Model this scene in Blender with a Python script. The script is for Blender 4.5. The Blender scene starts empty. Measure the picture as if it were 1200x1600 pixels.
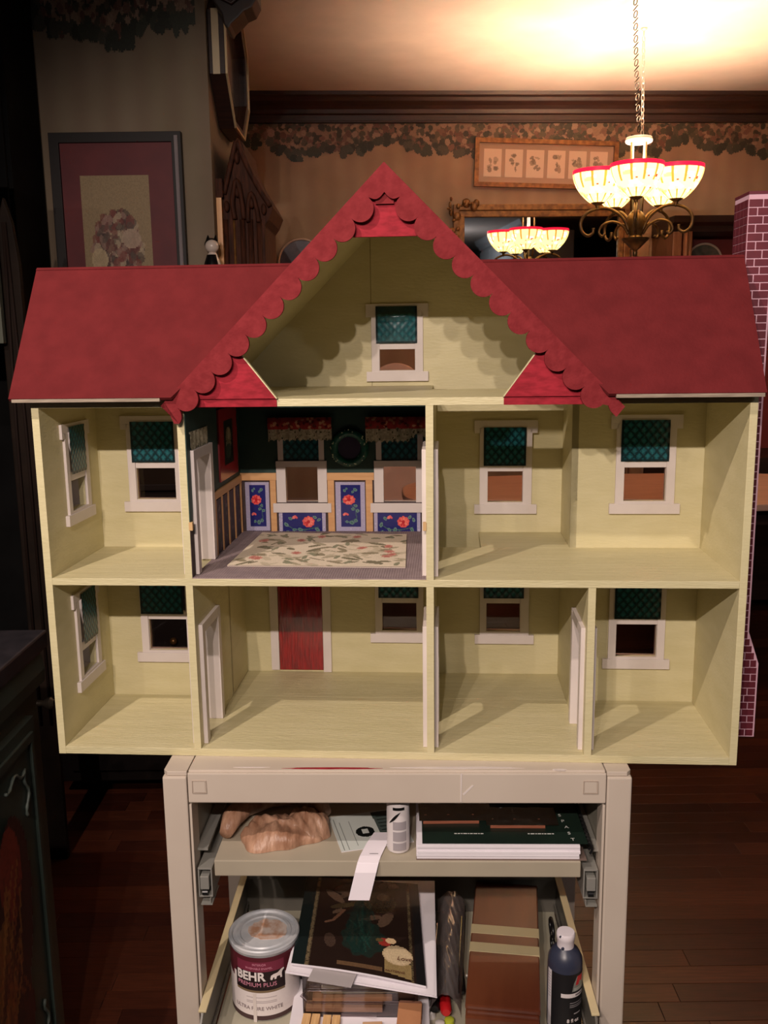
import bpy, bmesh, math, random
import numpy as np
from mathutils import Vector, Matrix
PI = math.pi
rnd = random.Random(7)
SC = bpy.context.scene
COL = SC.collection

# ------------------------------------------------------------------ camera
CZ = 1.41
PITCH, ROLL = -0.18498, -0.01305
fw = Vector((0, math.cos(PITCH), math.sin(PITCH)))
rt = Vector((1, 0, 0)); up = rt.cross(fw)
r_ = rt*math.cos(ROLL)+up*math.sin(ROLL); u_ = -rt*math.sin(ROLL)+up*math.cos(ROLL)
cam = bpy.data.cameras.new('camera'); camo = bpy.data.objects.new('camera', cam); COL.objects.link(camo)
M = Matrix(((r_.x, u_.x, -fw.x, 0), (r_.y, u_.y, -fw.y, 0), (r_.z, u_.z, -fw.z, CZ), (0, 0, 0, 1)))
camo.matrix_world = M
cam.sensor_fit = 'VERTICAL'; cam.sensor_height = 36; cam.lens = 1448.5/1600*36
cam.clip_start = .02; cam.clip_end = 60
SC.camera = camo
# ------------------------------------------------------------------ world, exposure
w = bpy.data.worlds.new('dim_room'); SC.world = w; w.use_nodes = True
w.node_tree.nodes['Background'].inputs[0].default_value = (1.0, .72, .5, 1)
w.node_tree.nodes['Background'].inputs[1].default_value = .004
SC.view_settings.view_transform = 'Standard'; SC.view_settings.look = 'None'
SC.view_settings.exposure = 0; SC.view_settings.gamma = 1; SC.view_settings.use_curve_mapping = False

HROT = -0.06978; HO = Vector((-.4955, 1.3118, .800))       # the doll house: origin and turn
CROT = -0.03; CO = Vector((.0115, 1.237, 0))               # the cart: origin and turn
def HW(x, y, z):
    c, s = math.cos(HROT), math.sin(HROT)
    return Vector((HO.x+c*x-s*y, HO.y+s*x+c*y, HO.z+z))
def CW(x, y, z):
    c, s = math.cos(CROT), math.sin(CROT)
    return Vector((CO.x+c*x-s*y, CO.y+s*x+c*y, z))

def lamp(name, loc, power, rad, col, parent=None):
    l = bpy.data.lights.new(name, 'POINT'); l.energy = power; l.shadow_soft_size = rad; l.color = col
    o = bpy.data.objects.new(name, l); o.location = loc; COL.objects.link(o)
    if parent: o.parent = parent
    return o
def spot(name, loc, power, rad, col, aim, cone=78):
    l = bpy.data.lights.new(name, 'SPOT'); l.energy = power; l.shadow_soft_size = rad; l.color = col
    l.spot_size = math.radians(cone); l.spot_blend = .35
    o = bpy.data.objects.new(name, l); o.location = loc; COL.objects.link(o)
    o.rotation_euler = (aim-loc).to_track_quat('-Z', 'Y').to_euler(); return o
# kitchen fixtures behind the camera: a row of bulbs on a bar and a ceiling spot
AIM = HW(.5, 0, .15)
WARM = (1, .835, .74)
for x_, p_ in ((.50, 53), (.27, 53), (.11, 53), (-.50, 23)): spot('bar_spot', HW(x_, -2.0, 1.33), p_, .014, WARM, AIM)
spot('ceiling_spot', HW(-.287, -1.12, 1.72), 80, .016, WARM, AIM, 88)
lamp('cupboard_fill', (1.3, -.9, 2.2), 9, .04, (.95, .95, 1))  # added unseen lamp, brightens the white cupboard for the mirror
CHAND_W = 21     # each chandelier bulb

# ------------------------------------------------------------------ colour + material helpers
def lin(c):
    return tuple(((v/255)/12.92 if v/255 <= .04045 else ((v/255+.055)/1.055)**2.4) for v in c)
def mat(name, c, rough=.6, c2=None, scale=8, metal=0, bump=0, bscale=60, spec=.5, stretch=None, coat=0, detail=4, lo=.35, hi=.65):
    m = bpy.data.materials.new(name); m.use_nodes = True
    nt = m.node_tree; b = nt.nodes['Principled BSDF']
    b.inputs['Roughness'].default_value = rough; b.inputs['Metallic'].default_value = metal
    b.inputs['Specular IOR Level'].default_value = spec
    b.inputs['Coat Weight'].default_value = coat
    tc = nt.nodes.new('ShaderNodeTexCoord'); mp = nt.nodes.new('ShaderNodeMapping')
    nt.links.new(tc.outputs['Object'], mp.inputs[0])
    if stretch: mp.inputs['Scale'].default_value = stretch
    ns = nt.nodes.new('ShaderNodeTexNoise'); ns.inputs['Scale'].default_value = scale; ns.inputs['Detail'].default_value = detail
    nt.links.new(mp.outputs[0], ns.inputs['Vector'])
    rp = nt.nodes.new('ShaderNodeValToRGB')
    rp.color_ramp.elements[0].position = lo; rp.color_ramp.elements[1].position = hi
    a = lin(c); bb = lin(c2) if c2 else tuple(min(1, v*1.08+.002) for v in a)
    rp.color_ramp.elements[0].color = (*a, 1); rp.color_ramp.elements[1].color = (*bb, 1)
    nt.links.new(ns.outputs['Fac'], rp.inputs[0]); nt.links.new(rp.outputs[0], b.inputs['Base Color'])
    if bump:
        n2 = nt.nodes.new('ShaderNodeTexNoise'); n2.inputs['Scale'].default_value = bscale; n2.inputs['Detail'].default_value = 3
        nt.links.new(mp.outputs[0], n2.inputs['Vector'])
        bp = nt.nodes.new('ShaderNodeBump'); bp.inputs['Strength'].default_value = bump; bp.inputs['Distance'].default_value = .002
        nt.links.new(n2.outputs['Fac'], bp.inputs['Height']); nt.links.new(bp.outputs[0], b.inputs['Normal'])
    return m
def print_mat(name, rough=.6, spec=.4, emit=0, coat=0):
    m = bpy.data.materials.new(name); m.use_nodes = True; nt = m.node_tree; b = nt.nodes['Principled BSDF']
    at = nt.nodes.new('ShaderNodeAttribute'); at.attribute_name = 'Col'
    nt.links.new(at.outputs['Color'], b.inputs['Base Color'])
    b.inputs['Roughness'].default_value = rough; b.inputs['Specular IOR Level'].default_value = spec
    b.inputs['Coat Weight'].default_value = coat
    if emit:
        nt.links.new(at.outputs['Color'], b.inputs['Emission Color']); b.inputs['Emission Strength'].default_value = emit
    return m
def glass_mat(name, c=(255, 255, 255), alpha=.85, rough=.03):
    m = bpy.data.materials.new(name); m.use_nodes = True; nt = m.node_tree
    out = nt.nodes['Material Output']; nt.nodes.remove(nt.nodes['Principled BSDF'])
    t = nt.nodes.new('ShaderNodeBsdfTransparent'); t.inputs[0].default_value = (*lin(c), 1)
    g = nt.nodes.new('ShaderNodeBsdfGlossy'); g.inputs['Roughness'].default_value = rough
    mx = nt.nodes.new('ShaderNodeMixShader'); fr = nt.nodes.new('ShaderNodeFresnel'); fr.inputs[0].default_value = 1.4
    ad = nt.nodes.new('ShaderNodeMath'); ad.operation = 'ADD'; ad.inputs[1].default_value = (1-alpha)*.3
    nt.links.new(fr.outputs[0], ad.inputs[0]); nt.links.new(ad.outputs[0], mx.inputs[0])
    nt.links.new(t.outputs[0], mx.inputs[1]); nt.links.new(g.outputs[0], mx.inputs[2]); nt.links.new(mx.outputs[0], out.inputs[0])
    return m

# ------------------------------------------------------------------ mesh helpers
class MB:
    def __init__(s): s.v = []; s.f = []
    def box(s, x0, x1, y0, y1, z0, z1):
        n = len(s.v); s.v += [(x0, y0, z0), (x1, y0, z0), (x1, y1, z0), (x0, y1, z0), (x0, y0, z1), (x1, y0, z1), (x1, y1, z1), (x0, y1, z1)]
        s.f += [tuple(n+i for i in q) for q in ((0, 3, 2, 1), (4, 5, 6, 7), (0, 1, 5, 4), (1, 2, 6, 5), (2, 3, 7, 6), (3, 0, 4, 7))]; return s
    def prism(s, pts, axis, a, b):
        """extrude a 2D outline along an axis: axis y -> pts are (x,z), x -> (y,z), z -> (x,y)"""
        n = len(s.v); k = len(pts)
        def P(p, t): return (p[0], t, p[1]) if axis == 'y' else ((t, p[0], p[1]) if axis == 'x' else (p[0], p[1], t))
        s.v += [P(p, a) for p in pts]+[P(p, b) for p in pts]
        s.f += [tuple(n+i for i in range(k)), tuple(n+k+i for i in reversed(range(k)))]
        for i in range(k):
            j = (i+1) % k; s.f.append((n+i, n+k+i, n+k+j, n+j))
        return s
    def lathe(s, prof, c=(0, 0, 0), seg=32, a0=0, a1=2*PI):
        n = len(s.v); full = abs(a1-a0-2*PI) < 1e-6; m = seg if full else seg+1
        for r, z in prof:
            for i in range(m):
                a = a0+(a1-a0)*i/seg; s.v.append((c[0]+r*math.cos(a), c[1]+r*math.sin(a), c[2]+z))
        for j in range(len(prof)-1):
            for i in range(seg):
                i2 = (i+1) % m; s.f.append((n+j*m+i, n+j*m+i2, n+(j+1)*m+i2, n+(j+1)*m+i))
        return s
    def tube(s, pts, r, seg=8, closed=False):
        pts = [Vector(p) for p in pts]; n0 = len(s.v); k = len(pts); prev = None
        for i, p in enumerate(pts):
            if closed: d = pts[(i+1) % k]-pts[i-1]
            else: d = pts[min(i+1, k-1)]-pts[max(i-1, 0)]
            d.normalize()
            if prev is None: a = d.orthogonal().normalized()
            else: a = (prev-d*prev.dot(d)).normalized()
            prev = a; b = d.cross(a); rr = r[i] if isinstance(r, (list, tuple)) else r
            for j in range(seg):
                t = 2*PI*j/seg; q = p+(a*math.cos(t)+b*math.sin(t))*rr; s.v.append(tuple(q))
        for i in range(k if closed else k-1):
            for j in range(seg):
                i2 = (i+1) % k; s.f.append((n0+i*seg+j, n0+i*seg+(j+1) % seg, n0+i2*seg+(j+1) % seg, n0+i2*seg+j))
        if not closed:
            s.f.append(tuple(n0+j for j in reversed(range(seg)))); s.f.append(tuple(n0+(k-1)*seg+j for j in range(seg)))
        return s
    def ball(s, c, r, seg=12, rings=8, sc=(1, 1, 1)):
        n = len(s.v)
        for j in range(rings+1):
            th = PI*j/rings
            for i in range(seg):
                a = 2*PI*i/seg; s.v.append((c[0]+r*sc[0]*math.sin(th)*math.cos(a), c[1]+r*sc[1]*math.sin(th)*math.sin(a), c[2]+r*sc[2]*math.cos(th)))
        for j in range(rings):
            for i in range(seg):
                s.f.append((n+j*seg+i, n+(j+1)*seg+i, n+(j+1)*seg+(i+1) % seg, n+j*seg+(i+1) % seg))
        return s
    def grid(s, fn, nu, nv, closed_u=False):
        n = len(s.v); m = nu if closed_u else nu+1
        for j in range(nv+1):
            for i in range(m): s.v.append(tuple(fn(i/nu, j/nv)))
        for j in range(nv):
            for i in range(nu):
                i2 = (i+1) % m; s.f.append((n+j*m+i, n+j*m+i2, n+(j+1)*m+i2, n+(j+1)*m+i))
        return s
def obj(name, mb, m, parent=None, loc=(0, 0, 0), rot=(0, 0, 0), smooth=False, bevel=0, fix=True):
    if isinstance(mb, MB):
        me = bpy.data.meshes.new(name); me.from_pydata(mb.v, [], mb.f); me.validate()
        if fix or bevel:
            bm = bmesh.new(); bm.from_mesh(me)
            bmesh.ops.remove_doubles(bm, verts=bm.verts, dist=1e-6)
            if bevel:
                es = [e for e in bm.edges if len(e.link_faces) == 2 and e.calc_face_angle(0) > .6]
                bmesh.ops.bevel(bm, geom=es, offset=bevel, segments=2, affect='EDGES', profile=.6, clamp_overlap=True)
            if fix: bmesh.ops.recalc_face_normals(bm, faces=bm.faces)
            bm.to_mesh(me); bm.free()
        if smooth:
            me.polygons.foreach_set('use_smooth', [True]*len(me.polygons))
            if smooth != 'all': me.set_sharp_from_angle(angle=.7)
    else: me = mb
    if m is not None and not me.materials: me.materials.append(m)
    o = bpy.data.objects.new(name, me); o.location = loc; o.rotation_euler = rot; COL.objects.link(o)
    if parent: o.parent = parent
    return o
def empty(name, loc, rotz=0, rot=None):
    o = bpy.data.objects.new(name, None); o.location = loc; o.rotation_euler = rot or (0, 0, rotz); o.empty_display_size = .02
    COL.objects.link(o); return o
def tag(o, label, cat, group=None):
    o['label'] = label; o['category'] = cat
    if group: o['group'] = group
    return o
def struct(o): o['kind'] = 'structure'; return o
def stuff(o): o['kind'] = 'stuff'; return o

class Cv:
    """a small painted print: numpy raster that becomes face colours"""
    def __init__(s, w, h, c, jit=0):
        s.w, s.h = w, h; s.a = np.zeros((h, w, 3)); s.a[:] = lin(c); s.m = np.ones((h, w), bool)
        s.Y, s.X = np.mgrid[0:h, 0:w]; s.X = (s.X+.5)/w; s.Y = (s.Y+.5)/h; s.asp = h/w
    def put(s, k, c, al=1.0): s.a[k] = s.a[k]*(1-al)+np.array(lin(c))*al; s.m |= k
    def ell(s, cx, cy, rx, ry, c, rot=0, al=1.0, wob=0):
        dx = s.X-cx; dy = (s.Y-cy)*s.asp; ry = ry
        ca, sa = math.cos(rot), math.sin(rot); a = (dx*ca+dy*sa)/rx; b = (-dx*sa+dy*ca)/ry
        rr = a*a+b*b
        if wob: rr = rr/(1+wob*np.sin(np.arctan2(b, a)*9))
        s.put(rr < 1, c, al)
    def rect(s, x0, y0, x1, y1, c, al=1.0): s.put((s.X >= x0) & (s.X < x1) & (s.Y >= y0) & (s.Y < y1), c, al)
    def line(s, x0, y0, x1, y1, wd, c, al=1.0):
        A = s.asp; dx, dy = x1-x0, (y1-y0)*A; L = dx*dx+dy*dy+1e-12
        t = np.clip(((s.X-x0)*dx+(s.Y-y0)*A*dy)/L, 0, 1)
        d = np.hypot(s.X-x0-t*dx, (s.Y-y0)*A-t*dy); s.put(d < wd, c, al)
    def poly(s, pts, c, al=1.0):
        k = np.zeros(s.X.shape, bool); n = len(pts)
        for i in range(n):
            x0, y0 = pts[i]; x1, y1 = pts[(i+1) % n]
            if y0 == y1: continue
            cr = ((s.Y >= min(y0, y1)) & (s.Y < max(y0, y1)) & (s.X < (s.Y-y0)/(y1-y0)*(x1-x0)+x0)); k ^= cr
        s.put(k, c, al)
    def noise(s, amt, seed=1, cell=1):
        r = np.random.RandomState(seed); h, w = s.h//cell+1, s.w//cell+1
        n = np.kron(r.rand(h, w), np.ones((cell, cell)))[:s.h, :s.w]; s.a *= (1-amt+2*amt*n)[..., None]
    def mesh(s, name, W, H, fn=None, wrap=None):
        """plane x 0..W, z 0..H facing -y, or fn(u,v)"""
        w, h = s.w, s.h; uu, vv = np.meshgrid(np.arange(w+1)/w, np.arange(h+1)/h)
        if fn is None: P = np.stack([uu*W, np.zeros_like(uu), vv*H], -1).reshape(-1, 3)
        else: P = np.array([fn(a, b) for a, b in zip(uu.ravel(), vv.ravel())])
        i, j = np.meshgrid(np.arange(w), np.arange(h)); b = (j*(w+1)+i)
        F = np.stack([b, b+1, b+w+2, b+w+1], -1).reshape(-1, 4)
        k = s.m.ravel(); F = F[k]; cols = s.a.reshape(-1, 3)[k]
        me = bpy.data.meshes.new(name); nf = len(F)
        me.vertices.add(len(P)); me.vertices.foreach_set('co', P.astype(np.float32).ravel())
        me.loops.add(nf*4); me.loops.foreach_set('vertex_index', F.astype(np.int32).ravel())
        me.polygons.add(nf); me.polygons.foreach_set('loop_start', np.arange(0, nf*4, 4, dtype=np.int32))
        me.update(calc_edges=True)
        at = me.color_attributes.new('Col', 'FLOAT_COLOR', 'CORNER')
        cc = np.ones((nf, 4, 4), np.float32); cc[..., :3] = cols[:, None, :]; at.data.foreach_set('color', cc.ravel())
        if fn is not None: me.polygons.foreach_set('use_smooth', [True]*nf)
        return me
def text(name, s, size, m, parent, loc, rot=(PI/2, 0, 0), ext=.0002, align='LEFT', cyl=None, sx=1, bold=0):
    cu = bpy.data.curves.new(name, 'FONT'); cu.body = s; cu.size = size; cu.extrude = ext; cu.align_x = align; cu.offset = bold
    t = bpy.data.objects.new('tmp', cu); COL.objects.link(t); dg = bpy.context.evaluated_depsgraph_get()
    me = bpy.data.meshes.new_from_object(t.evaluated_get(dg)); bpy.data.objects.remove(t); me.name = name
    for v in me.vertices: v.co.x *= sx
    if cyl:      # wrap round an upright cylinder: (radius, angle of the text start, z, slant)
        R, a0, z0 = cyl
        for v in me.vertices:
            x, y, z = v.co; a = a0+x/R; v.co = ((R+z)*math.cos(a), (R+z)*math.sin(a), z0+y)
        loc = (0, 0, 0); rot = (0, 0, 0)
    me.materials.clear(); me.materials.append(m)
    o = bpy.data.objects.new(name, me); o.location = loc; o.rotation_euler = rot; COL.objects.link(o); o.parent = parent
    return o

# ------------------------------------------------------------------ materials
cream = mat('cream_paint', (208, 198, 157), .5, (201, 191, 148), 14, bump=.25, bscale=90, stretch=(1, 1, 3))
cream_floor = mat('cream_brushed_paint', (208, 198, 157), .45, (198, 188, 145), 10, bump=.5, bscale=60, stretch=(1, 12, 12))
white = mat('white_trim_paint', (218, 207, 202), .45, (210, 199, 194), 20)
roofred = mat('dark_red_roof_paint', (106, 34, 36), .85, (97, 30, 32), 30, bump=.3, bscale=220, spec=.15)
fasciared = mat('red_fascia_paint', (130, 42, 46), .8, (116, 34, 38), 90, bump=.3, bscale=260, spec=.15)
crimson = mat('brushed_crimson_paint', (160, 36, 50), .7, (134, 26, 38), 70, bump=.12, stretch=(1, 2, 2.5), spec=.2)
rawwood = mat('bare_edge_wood', (160, 146, 128), .8, (128, 112, 98), 40, stretch=(1, 20, 20))
greenwall = mat('dark_green_wall_paint', (30, 62, 54), .6, (26, 54, 48), 20)
railwood = mat('pale_wainscot_wood', (214, 164, 112), .55, (204, 152, 100), 20, stretch=(1, 1, 8))
doorred = mat('glossy_red_door_paint', (150, 14, 20), .16, (110, 8, 14), 30, stretch=(9, 1, 1), bump=.4, bscale=30, coat=.5)
carpetm = mat('mauve_ribbed_carpet', (150, 132, 132), .9, (138, 120, 122), 60)
pr = print_mat('printed_paper'); prg = print_mat('glossy_print', .22, .5, coat=.3); prc = print_mat('printed_cloth', .9, .2)
prblind = print_mat('teal_vinyl_print', .28, .6)
pane_m = glass_mat('thin_acrylic', (235, 225, 220), 1.0)
maroon = mat('maroon_brick_paint', (104, 30, 44), .6, (92, 24, 38), 40)
mortar = mat('pink_mortar_pen', (214, 170, 184), .7)
cartm = mat('beige_metal_paint', (199, 186, 172), .38, (193, 179, 165), 6, bump=.1, bscale=30)
cartdark = mat('grey_steel_side', (150, 146, 132), .45, (138, 134, 122), 5)
steel = mat('galvanised_steel', (186, 184, 176), .35, metal=.6)
black = mat('black_plastic', (14, 14, 16), .35)
papyr = mat('white_paper', (228, 222, 228), .8)
wallp = None

# ================================================================== ROOM SHELL
CEIL = 2.6; YB = 4.93
def wallpaper(name, a, b, c):
    m = mat(name, a, .85, b, 5, detail=5)
    nt = m.node_tree; bs = nt.nodes['Principled BSDF']; rp = [n for n in nt.nodes if n.type == 'VALTORGB'][0]
    tc = [n for n in nt.nodes if n.type == 'TEX_COORD'][0]
    wv = nt.nodes.new('ShaderNodeTexWave'); wv.wave_type = 'BANDS'; wv.bands_direction = 'X'
    wv.inputs['Scale'].default_value = 3.2; wv.inputs['Distortion'].default_value = .3; nt.links.new(tc.outputs['Object'], wv.inputs['Vector'])
    mx = nt.nodes.new('ShaderNodeMix'); mx.data_type = 'RGBA'; mx.blend_type = 'MIX'
    mt = nt.nodes.new('ShaderNodeMath'); mt.operation = 'MULTIPLY'; mt.inputs[1].default_value = .35
    nt.links.new(wv.outputs['Fac'], mt.inputs[0]); nt.links.new(mt.outputs[0], mx.inputs[0])
    nt.links.new(rp.outputs[0], mx.inputs[6]); mx.inputs[7].default_value = (*lin(c), 1); nt.links.new(mx.outputs[2], bs.inputs['Base Color'])
    return m
wp1 = wallpaper('tan_mottled_wallpaper', (150, 124, 98), (164, 138, 112), (140, 110, 90))
wp2 = wallpaper('taupe_striped_wallpaper', (128, 114, 92), (138, 122, 102), (118, 94, 80))
plaster = mat('ceiling_plaster', (190, 172, 158), .9, bump=.15, bscale=30)
darkwood = mat('dark_mahogany', (52, 28, 20), .5, (36, 19, 14), 14, stretch=(.6, 8, 8))
floorbase = mat('floor_underlay', (30, 14, 9), .7)
kitchenm = mat('kitchen_wall_paint', (60, 52, 42), .9)

BR = .05  # the far wall is turned a little against the camera
wb = empty('wall_back', (0, YB, 0), BR); struct(wb)
obj('wall_panel', MB().box(-3.3, 3.4, 0, .1, 0, CEIL), wp1, wb)
struct(obj('ceiling', MB().box(-3.2, 3.2, -3.3, YB+.3, CEIL, CEIL+.08), plaster))
struct(obj('wall_right', MB().box(3.1, 3.2, -3.3, YB+.2, 0, CEIL), kitchenm))
struct(obj('wall_front', MB().box(-3.2, 3.1, -3.3, -3.2, 0, CEIL), kitchenm))
struct(obj('wall_outer', MB().box(-3.2, -3.1, -3.2, YB+.1, 0, CEIL), kitchenm))
# the wall that stands out on the left, with its return
struct(obj('wall_left', MB().box(-3.1, -.530, 3.08, 3.60, 0, CEIL), wp2, bevel=0))
# floor with separate boards
flo = struct(obj('floor', MB().box(-3.2, 3.2, -3.3, YB+.3, -.05, -.004), floorbase))
bm_ = [mat('floor_board_stain', c, .33, c2, 12, stretch=(1, 14, 1), coat=.15) for c, c2 in
       (((78, 38, 24), (60, 28, 18)), ((88, 44, 28), (70, 34, 22)), ((70, 32, 22), (54, 24, 16)), ((96, 50, 32), (76, 38, 24)))]
bd = {}
rest = MB(); nb = 0
yy = 1.25
while yy < YB+.02:
    xx = -1.25-rnd.random()*.5
    while xx < 2.6:
        L = rnd.choice((.55, .7, .9, 1.15)); k = (L, rnd.randrange(4))
        if nb < 270 and xx+L > -.75-(yy-1.2)*.12:
            if k not in bd:
                me = MB().box(0, L-.0012, 0, .0562, -.0045, 0)
                o = obj('floor_board', me, bm_[k[1]], flo, (xx, yy, 0), bevel=.0006); bd[k] = o.data
            else: obj('floor_board', bd[k], None, flo, (xx, yy, 0))
            nb += 1
        else: rest.box(xx, xx+L-.0012, yy, yy+.0562, -.0045, 0)
        xx += L
    yy += .0572
stuff(obj('far_boards', rest, bm_[0], flo))

# cornices
def crown(prof, x0, x1):    # profile of (depth, z) extruded along x
    return MB().prism([(-d, z) for d, z in prof], 'x', x0, x1)
cp = [(0, 2.478), (.018, 2.478), (.02, 2.505), (.03, 2.512), (.034, 2.53), (.05, 2.545), (.075, 2.56), (.085, 2.575), (.1, 2.583), (.104, CEIL), (0, CEIL)]
t1 = empty('trim_1', (0, YB, 0), BR); struct(t1)
obj('crown_moulding', crown(cp, -1.1, 3.2), darkwood, t1)
obj('picture_rail', MB().box(-1.1, 3.2, -.026, 0, 2.470, 2.480).box(-1.1, 3.2, -.03, -.0, 2.519, 2.526), darkwood, t1, bevel=.002)
t2 = empty('trim_2', (0, 3.08, 0)); struct(t2)
obj('crown_moulding', crown([(d, z-.02) if z < CEIL else (d, z) for d, z in cp], -3.0, -.47), darkwood, t2)
# ivy border
def ivy(wpx, hpx, seed, dense):
    c = Cv(wpx, hpx, (132, 106, 86)); c.m[:] = False; r = random.Random(seed)
    A = hpx/wpx
    edge = lambda x: .34+.12*math.sin(x*dense*2.1)+.08*math.sin(x*dense*5.3+1)
    for i in range(wpx):
        x = (i+.5)/wpx; e = edge(x); c.m[int(e*hpx):, i] = True
    for k in range(int(dense*110)):
        x = r.random(); e = edge(x); y = e+(1-e)*r.random()**1.2
        col = r.choice(((74, 68, 54), (60, 58, 46), (98, 68, 56), (112, 82, 68), (146, 120, 100), (54, 50, 40), (84, 76, 60)))
        R = r.uniform(.045, .10)*A
        c.ell(x, y, R, R*r.uniform(.6, 1), col, r.random()*3, 1, .15)
    for k in range(int(dense*9)):
        x = (k+.5)/(dense*9)+r.uniform(-.01, .01); e = edge(x)
        col = r.choice(((60, 62, 50), (50, 52, 42), (72, 70, 58)))
        for q in range(3):
            R = r.uniform(.07, .11)*A; c.ell(x+r.uniform(-1, 1)*A*.1, e+r.uniform(-.1, .08), R, R*.85, col, r.random()*3, 1, .2)
    c.m[:1, :] = False; c.noise(.12, seed); return c
o = obj('ivy_border', ivy(1300, 72, 3, 14).mesh('ivy_border', 3.6, .20), pr, wb, (-.9, -.003, 2.285)); stuff(o)
bl = struct(obj('trim_3', ivy(380, 46, 8, 7).mesh('trim_3', 1.1, .22), pr, None, (-1.66, 3.077, 2.285)))

# ================================================================== DOLL HOUSE
T = .0105; ZB, ZM, ZT = .0115, .273, .5195; HT = .5300
D, DC = .210, .332; X1, X2, X3 = .208, .5555, .7828
XR = .7828+T
H = empty('doll_house', HO, HROT)
tag(H, 'pale green wooden doll house with red scalloped gable roof standing open on the beige cart', 'doll house')
B = .0006
obj('side_wall', MB().box(0, T, 0, D, 0, HT-.001), cream, H, bevel=B)
obj('side_wall', MB().box(1-T, 1, 0, D, 0, HT-.001), cream, H, bevel=B)
def floor_plate(z0, z1, hole=None, x0=T, x1=1-T):
    mb = MB().box(x0, x1, 0, D, z0, z1)
    a, b = X1+T, X3
    if hole: 
        if hole[0] > a: mb.box(a, hole[0], D, DC, z0, z1)
        if hole[1] < b: mb.box(hole[1], b, D, DC, z0, z1)
    else: mb.box(a, b, D, DC, z0, z1)
    return mb
obj('floor_plate', floor_plate(0, ZB), cream_floor, H, bevel=B)
obj('floor_plate', floor_plate(ZM-.0105, ZM, (X2+T, .640)), cream_floor, H, bevel=B)
obj('floor_plate', floor_plate(ZT, HT, (.561, X3)), cream_floor, H, bevel=B)

def wall_holes(mb, x0, x1, y0, y1, z0, z1, holes, swap=False):
    xs = sorted({x0, x1, *[v for h in holes for v in h[:2] if x0 < v < x1]}); zs = sorted({z0, z1, *[v for h in holes for v in h[2:] if z0 < v < z1]})
    for i in range(len(xs)-1):
        for j in range(len(zs)-1):
            cx, cz = (xs[i]+xs[i+1])/2, (zs[j]+zs[j+1])/2
            if any(h[0] < cx < h[1] and h[2] < cz < h[3] for h in holes): continue
            if swap: mb.box(y0, y1, xs[i], xs[i+1], zs[j], zs[j+1])
            else: mb.box(xs[i], xs[i+1], y0, y1, zs[j], zs[j+1])
    return mb
# windows: (centre x, bottom z, casing width, height, opening x0,x1,z0,z1, blind x0,x1,z0,z1)
blind_cache = {}
def blind_mesh(W_, H_, quilt=1, glossy=False):
    k = (round(W_, 4), round(H_, 4), glossy)
    if k in blind_cache: return blind_cache[k]
    nx, nz = 44, max(10, int(44*H_/W_))
    c = Cv(nx, nz, (20, 78, 86)); r = np.random.RandomState(3)
    A = c.asp; P = .185
    u = (c.X+c.Y*A*.85)/P; v = (c.X-c.Y*A*.85)/P
    fu, fv = np.abs(u-np.round(u)), np.abs(v-np.round(v))
    hi = (fu > .28) & (fv > .28); c.put(hi, (38, 104, 110), .7)
    if not glossy: c.put((fu < .13) | (fv < .13), (10, 34, 38), .85)
    else: c.put((fu < .1) | (fv < .1), (12, 60, 66), .5); c.put(c.Y > .78, (10, 40, 44), .8)
    c.put((c.X < .035) | (c.X > .965) | (c.Y < .05), (8, 28, 32), .9); c.noise(.12, 4)
    def fn(a, b):
        fx = abs((a+b*A*.85)/P % 1-.5)+abs((a-b*A*.85)/P % 1-.5)
        bul = .004*math.sin(PI*a)*math.sin(PI*b)**.7+(.003*math.exp(-((b-.72)/.08)**2)*math.sin(PI*a)) if glossy else 0
        return (a*W_-W_/2, -.0035-.0006*(fx)-bul, b*H_)
    me = c.mesh('blind', W_, H_, fn); blind_cache[k] = me; return me
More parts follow.
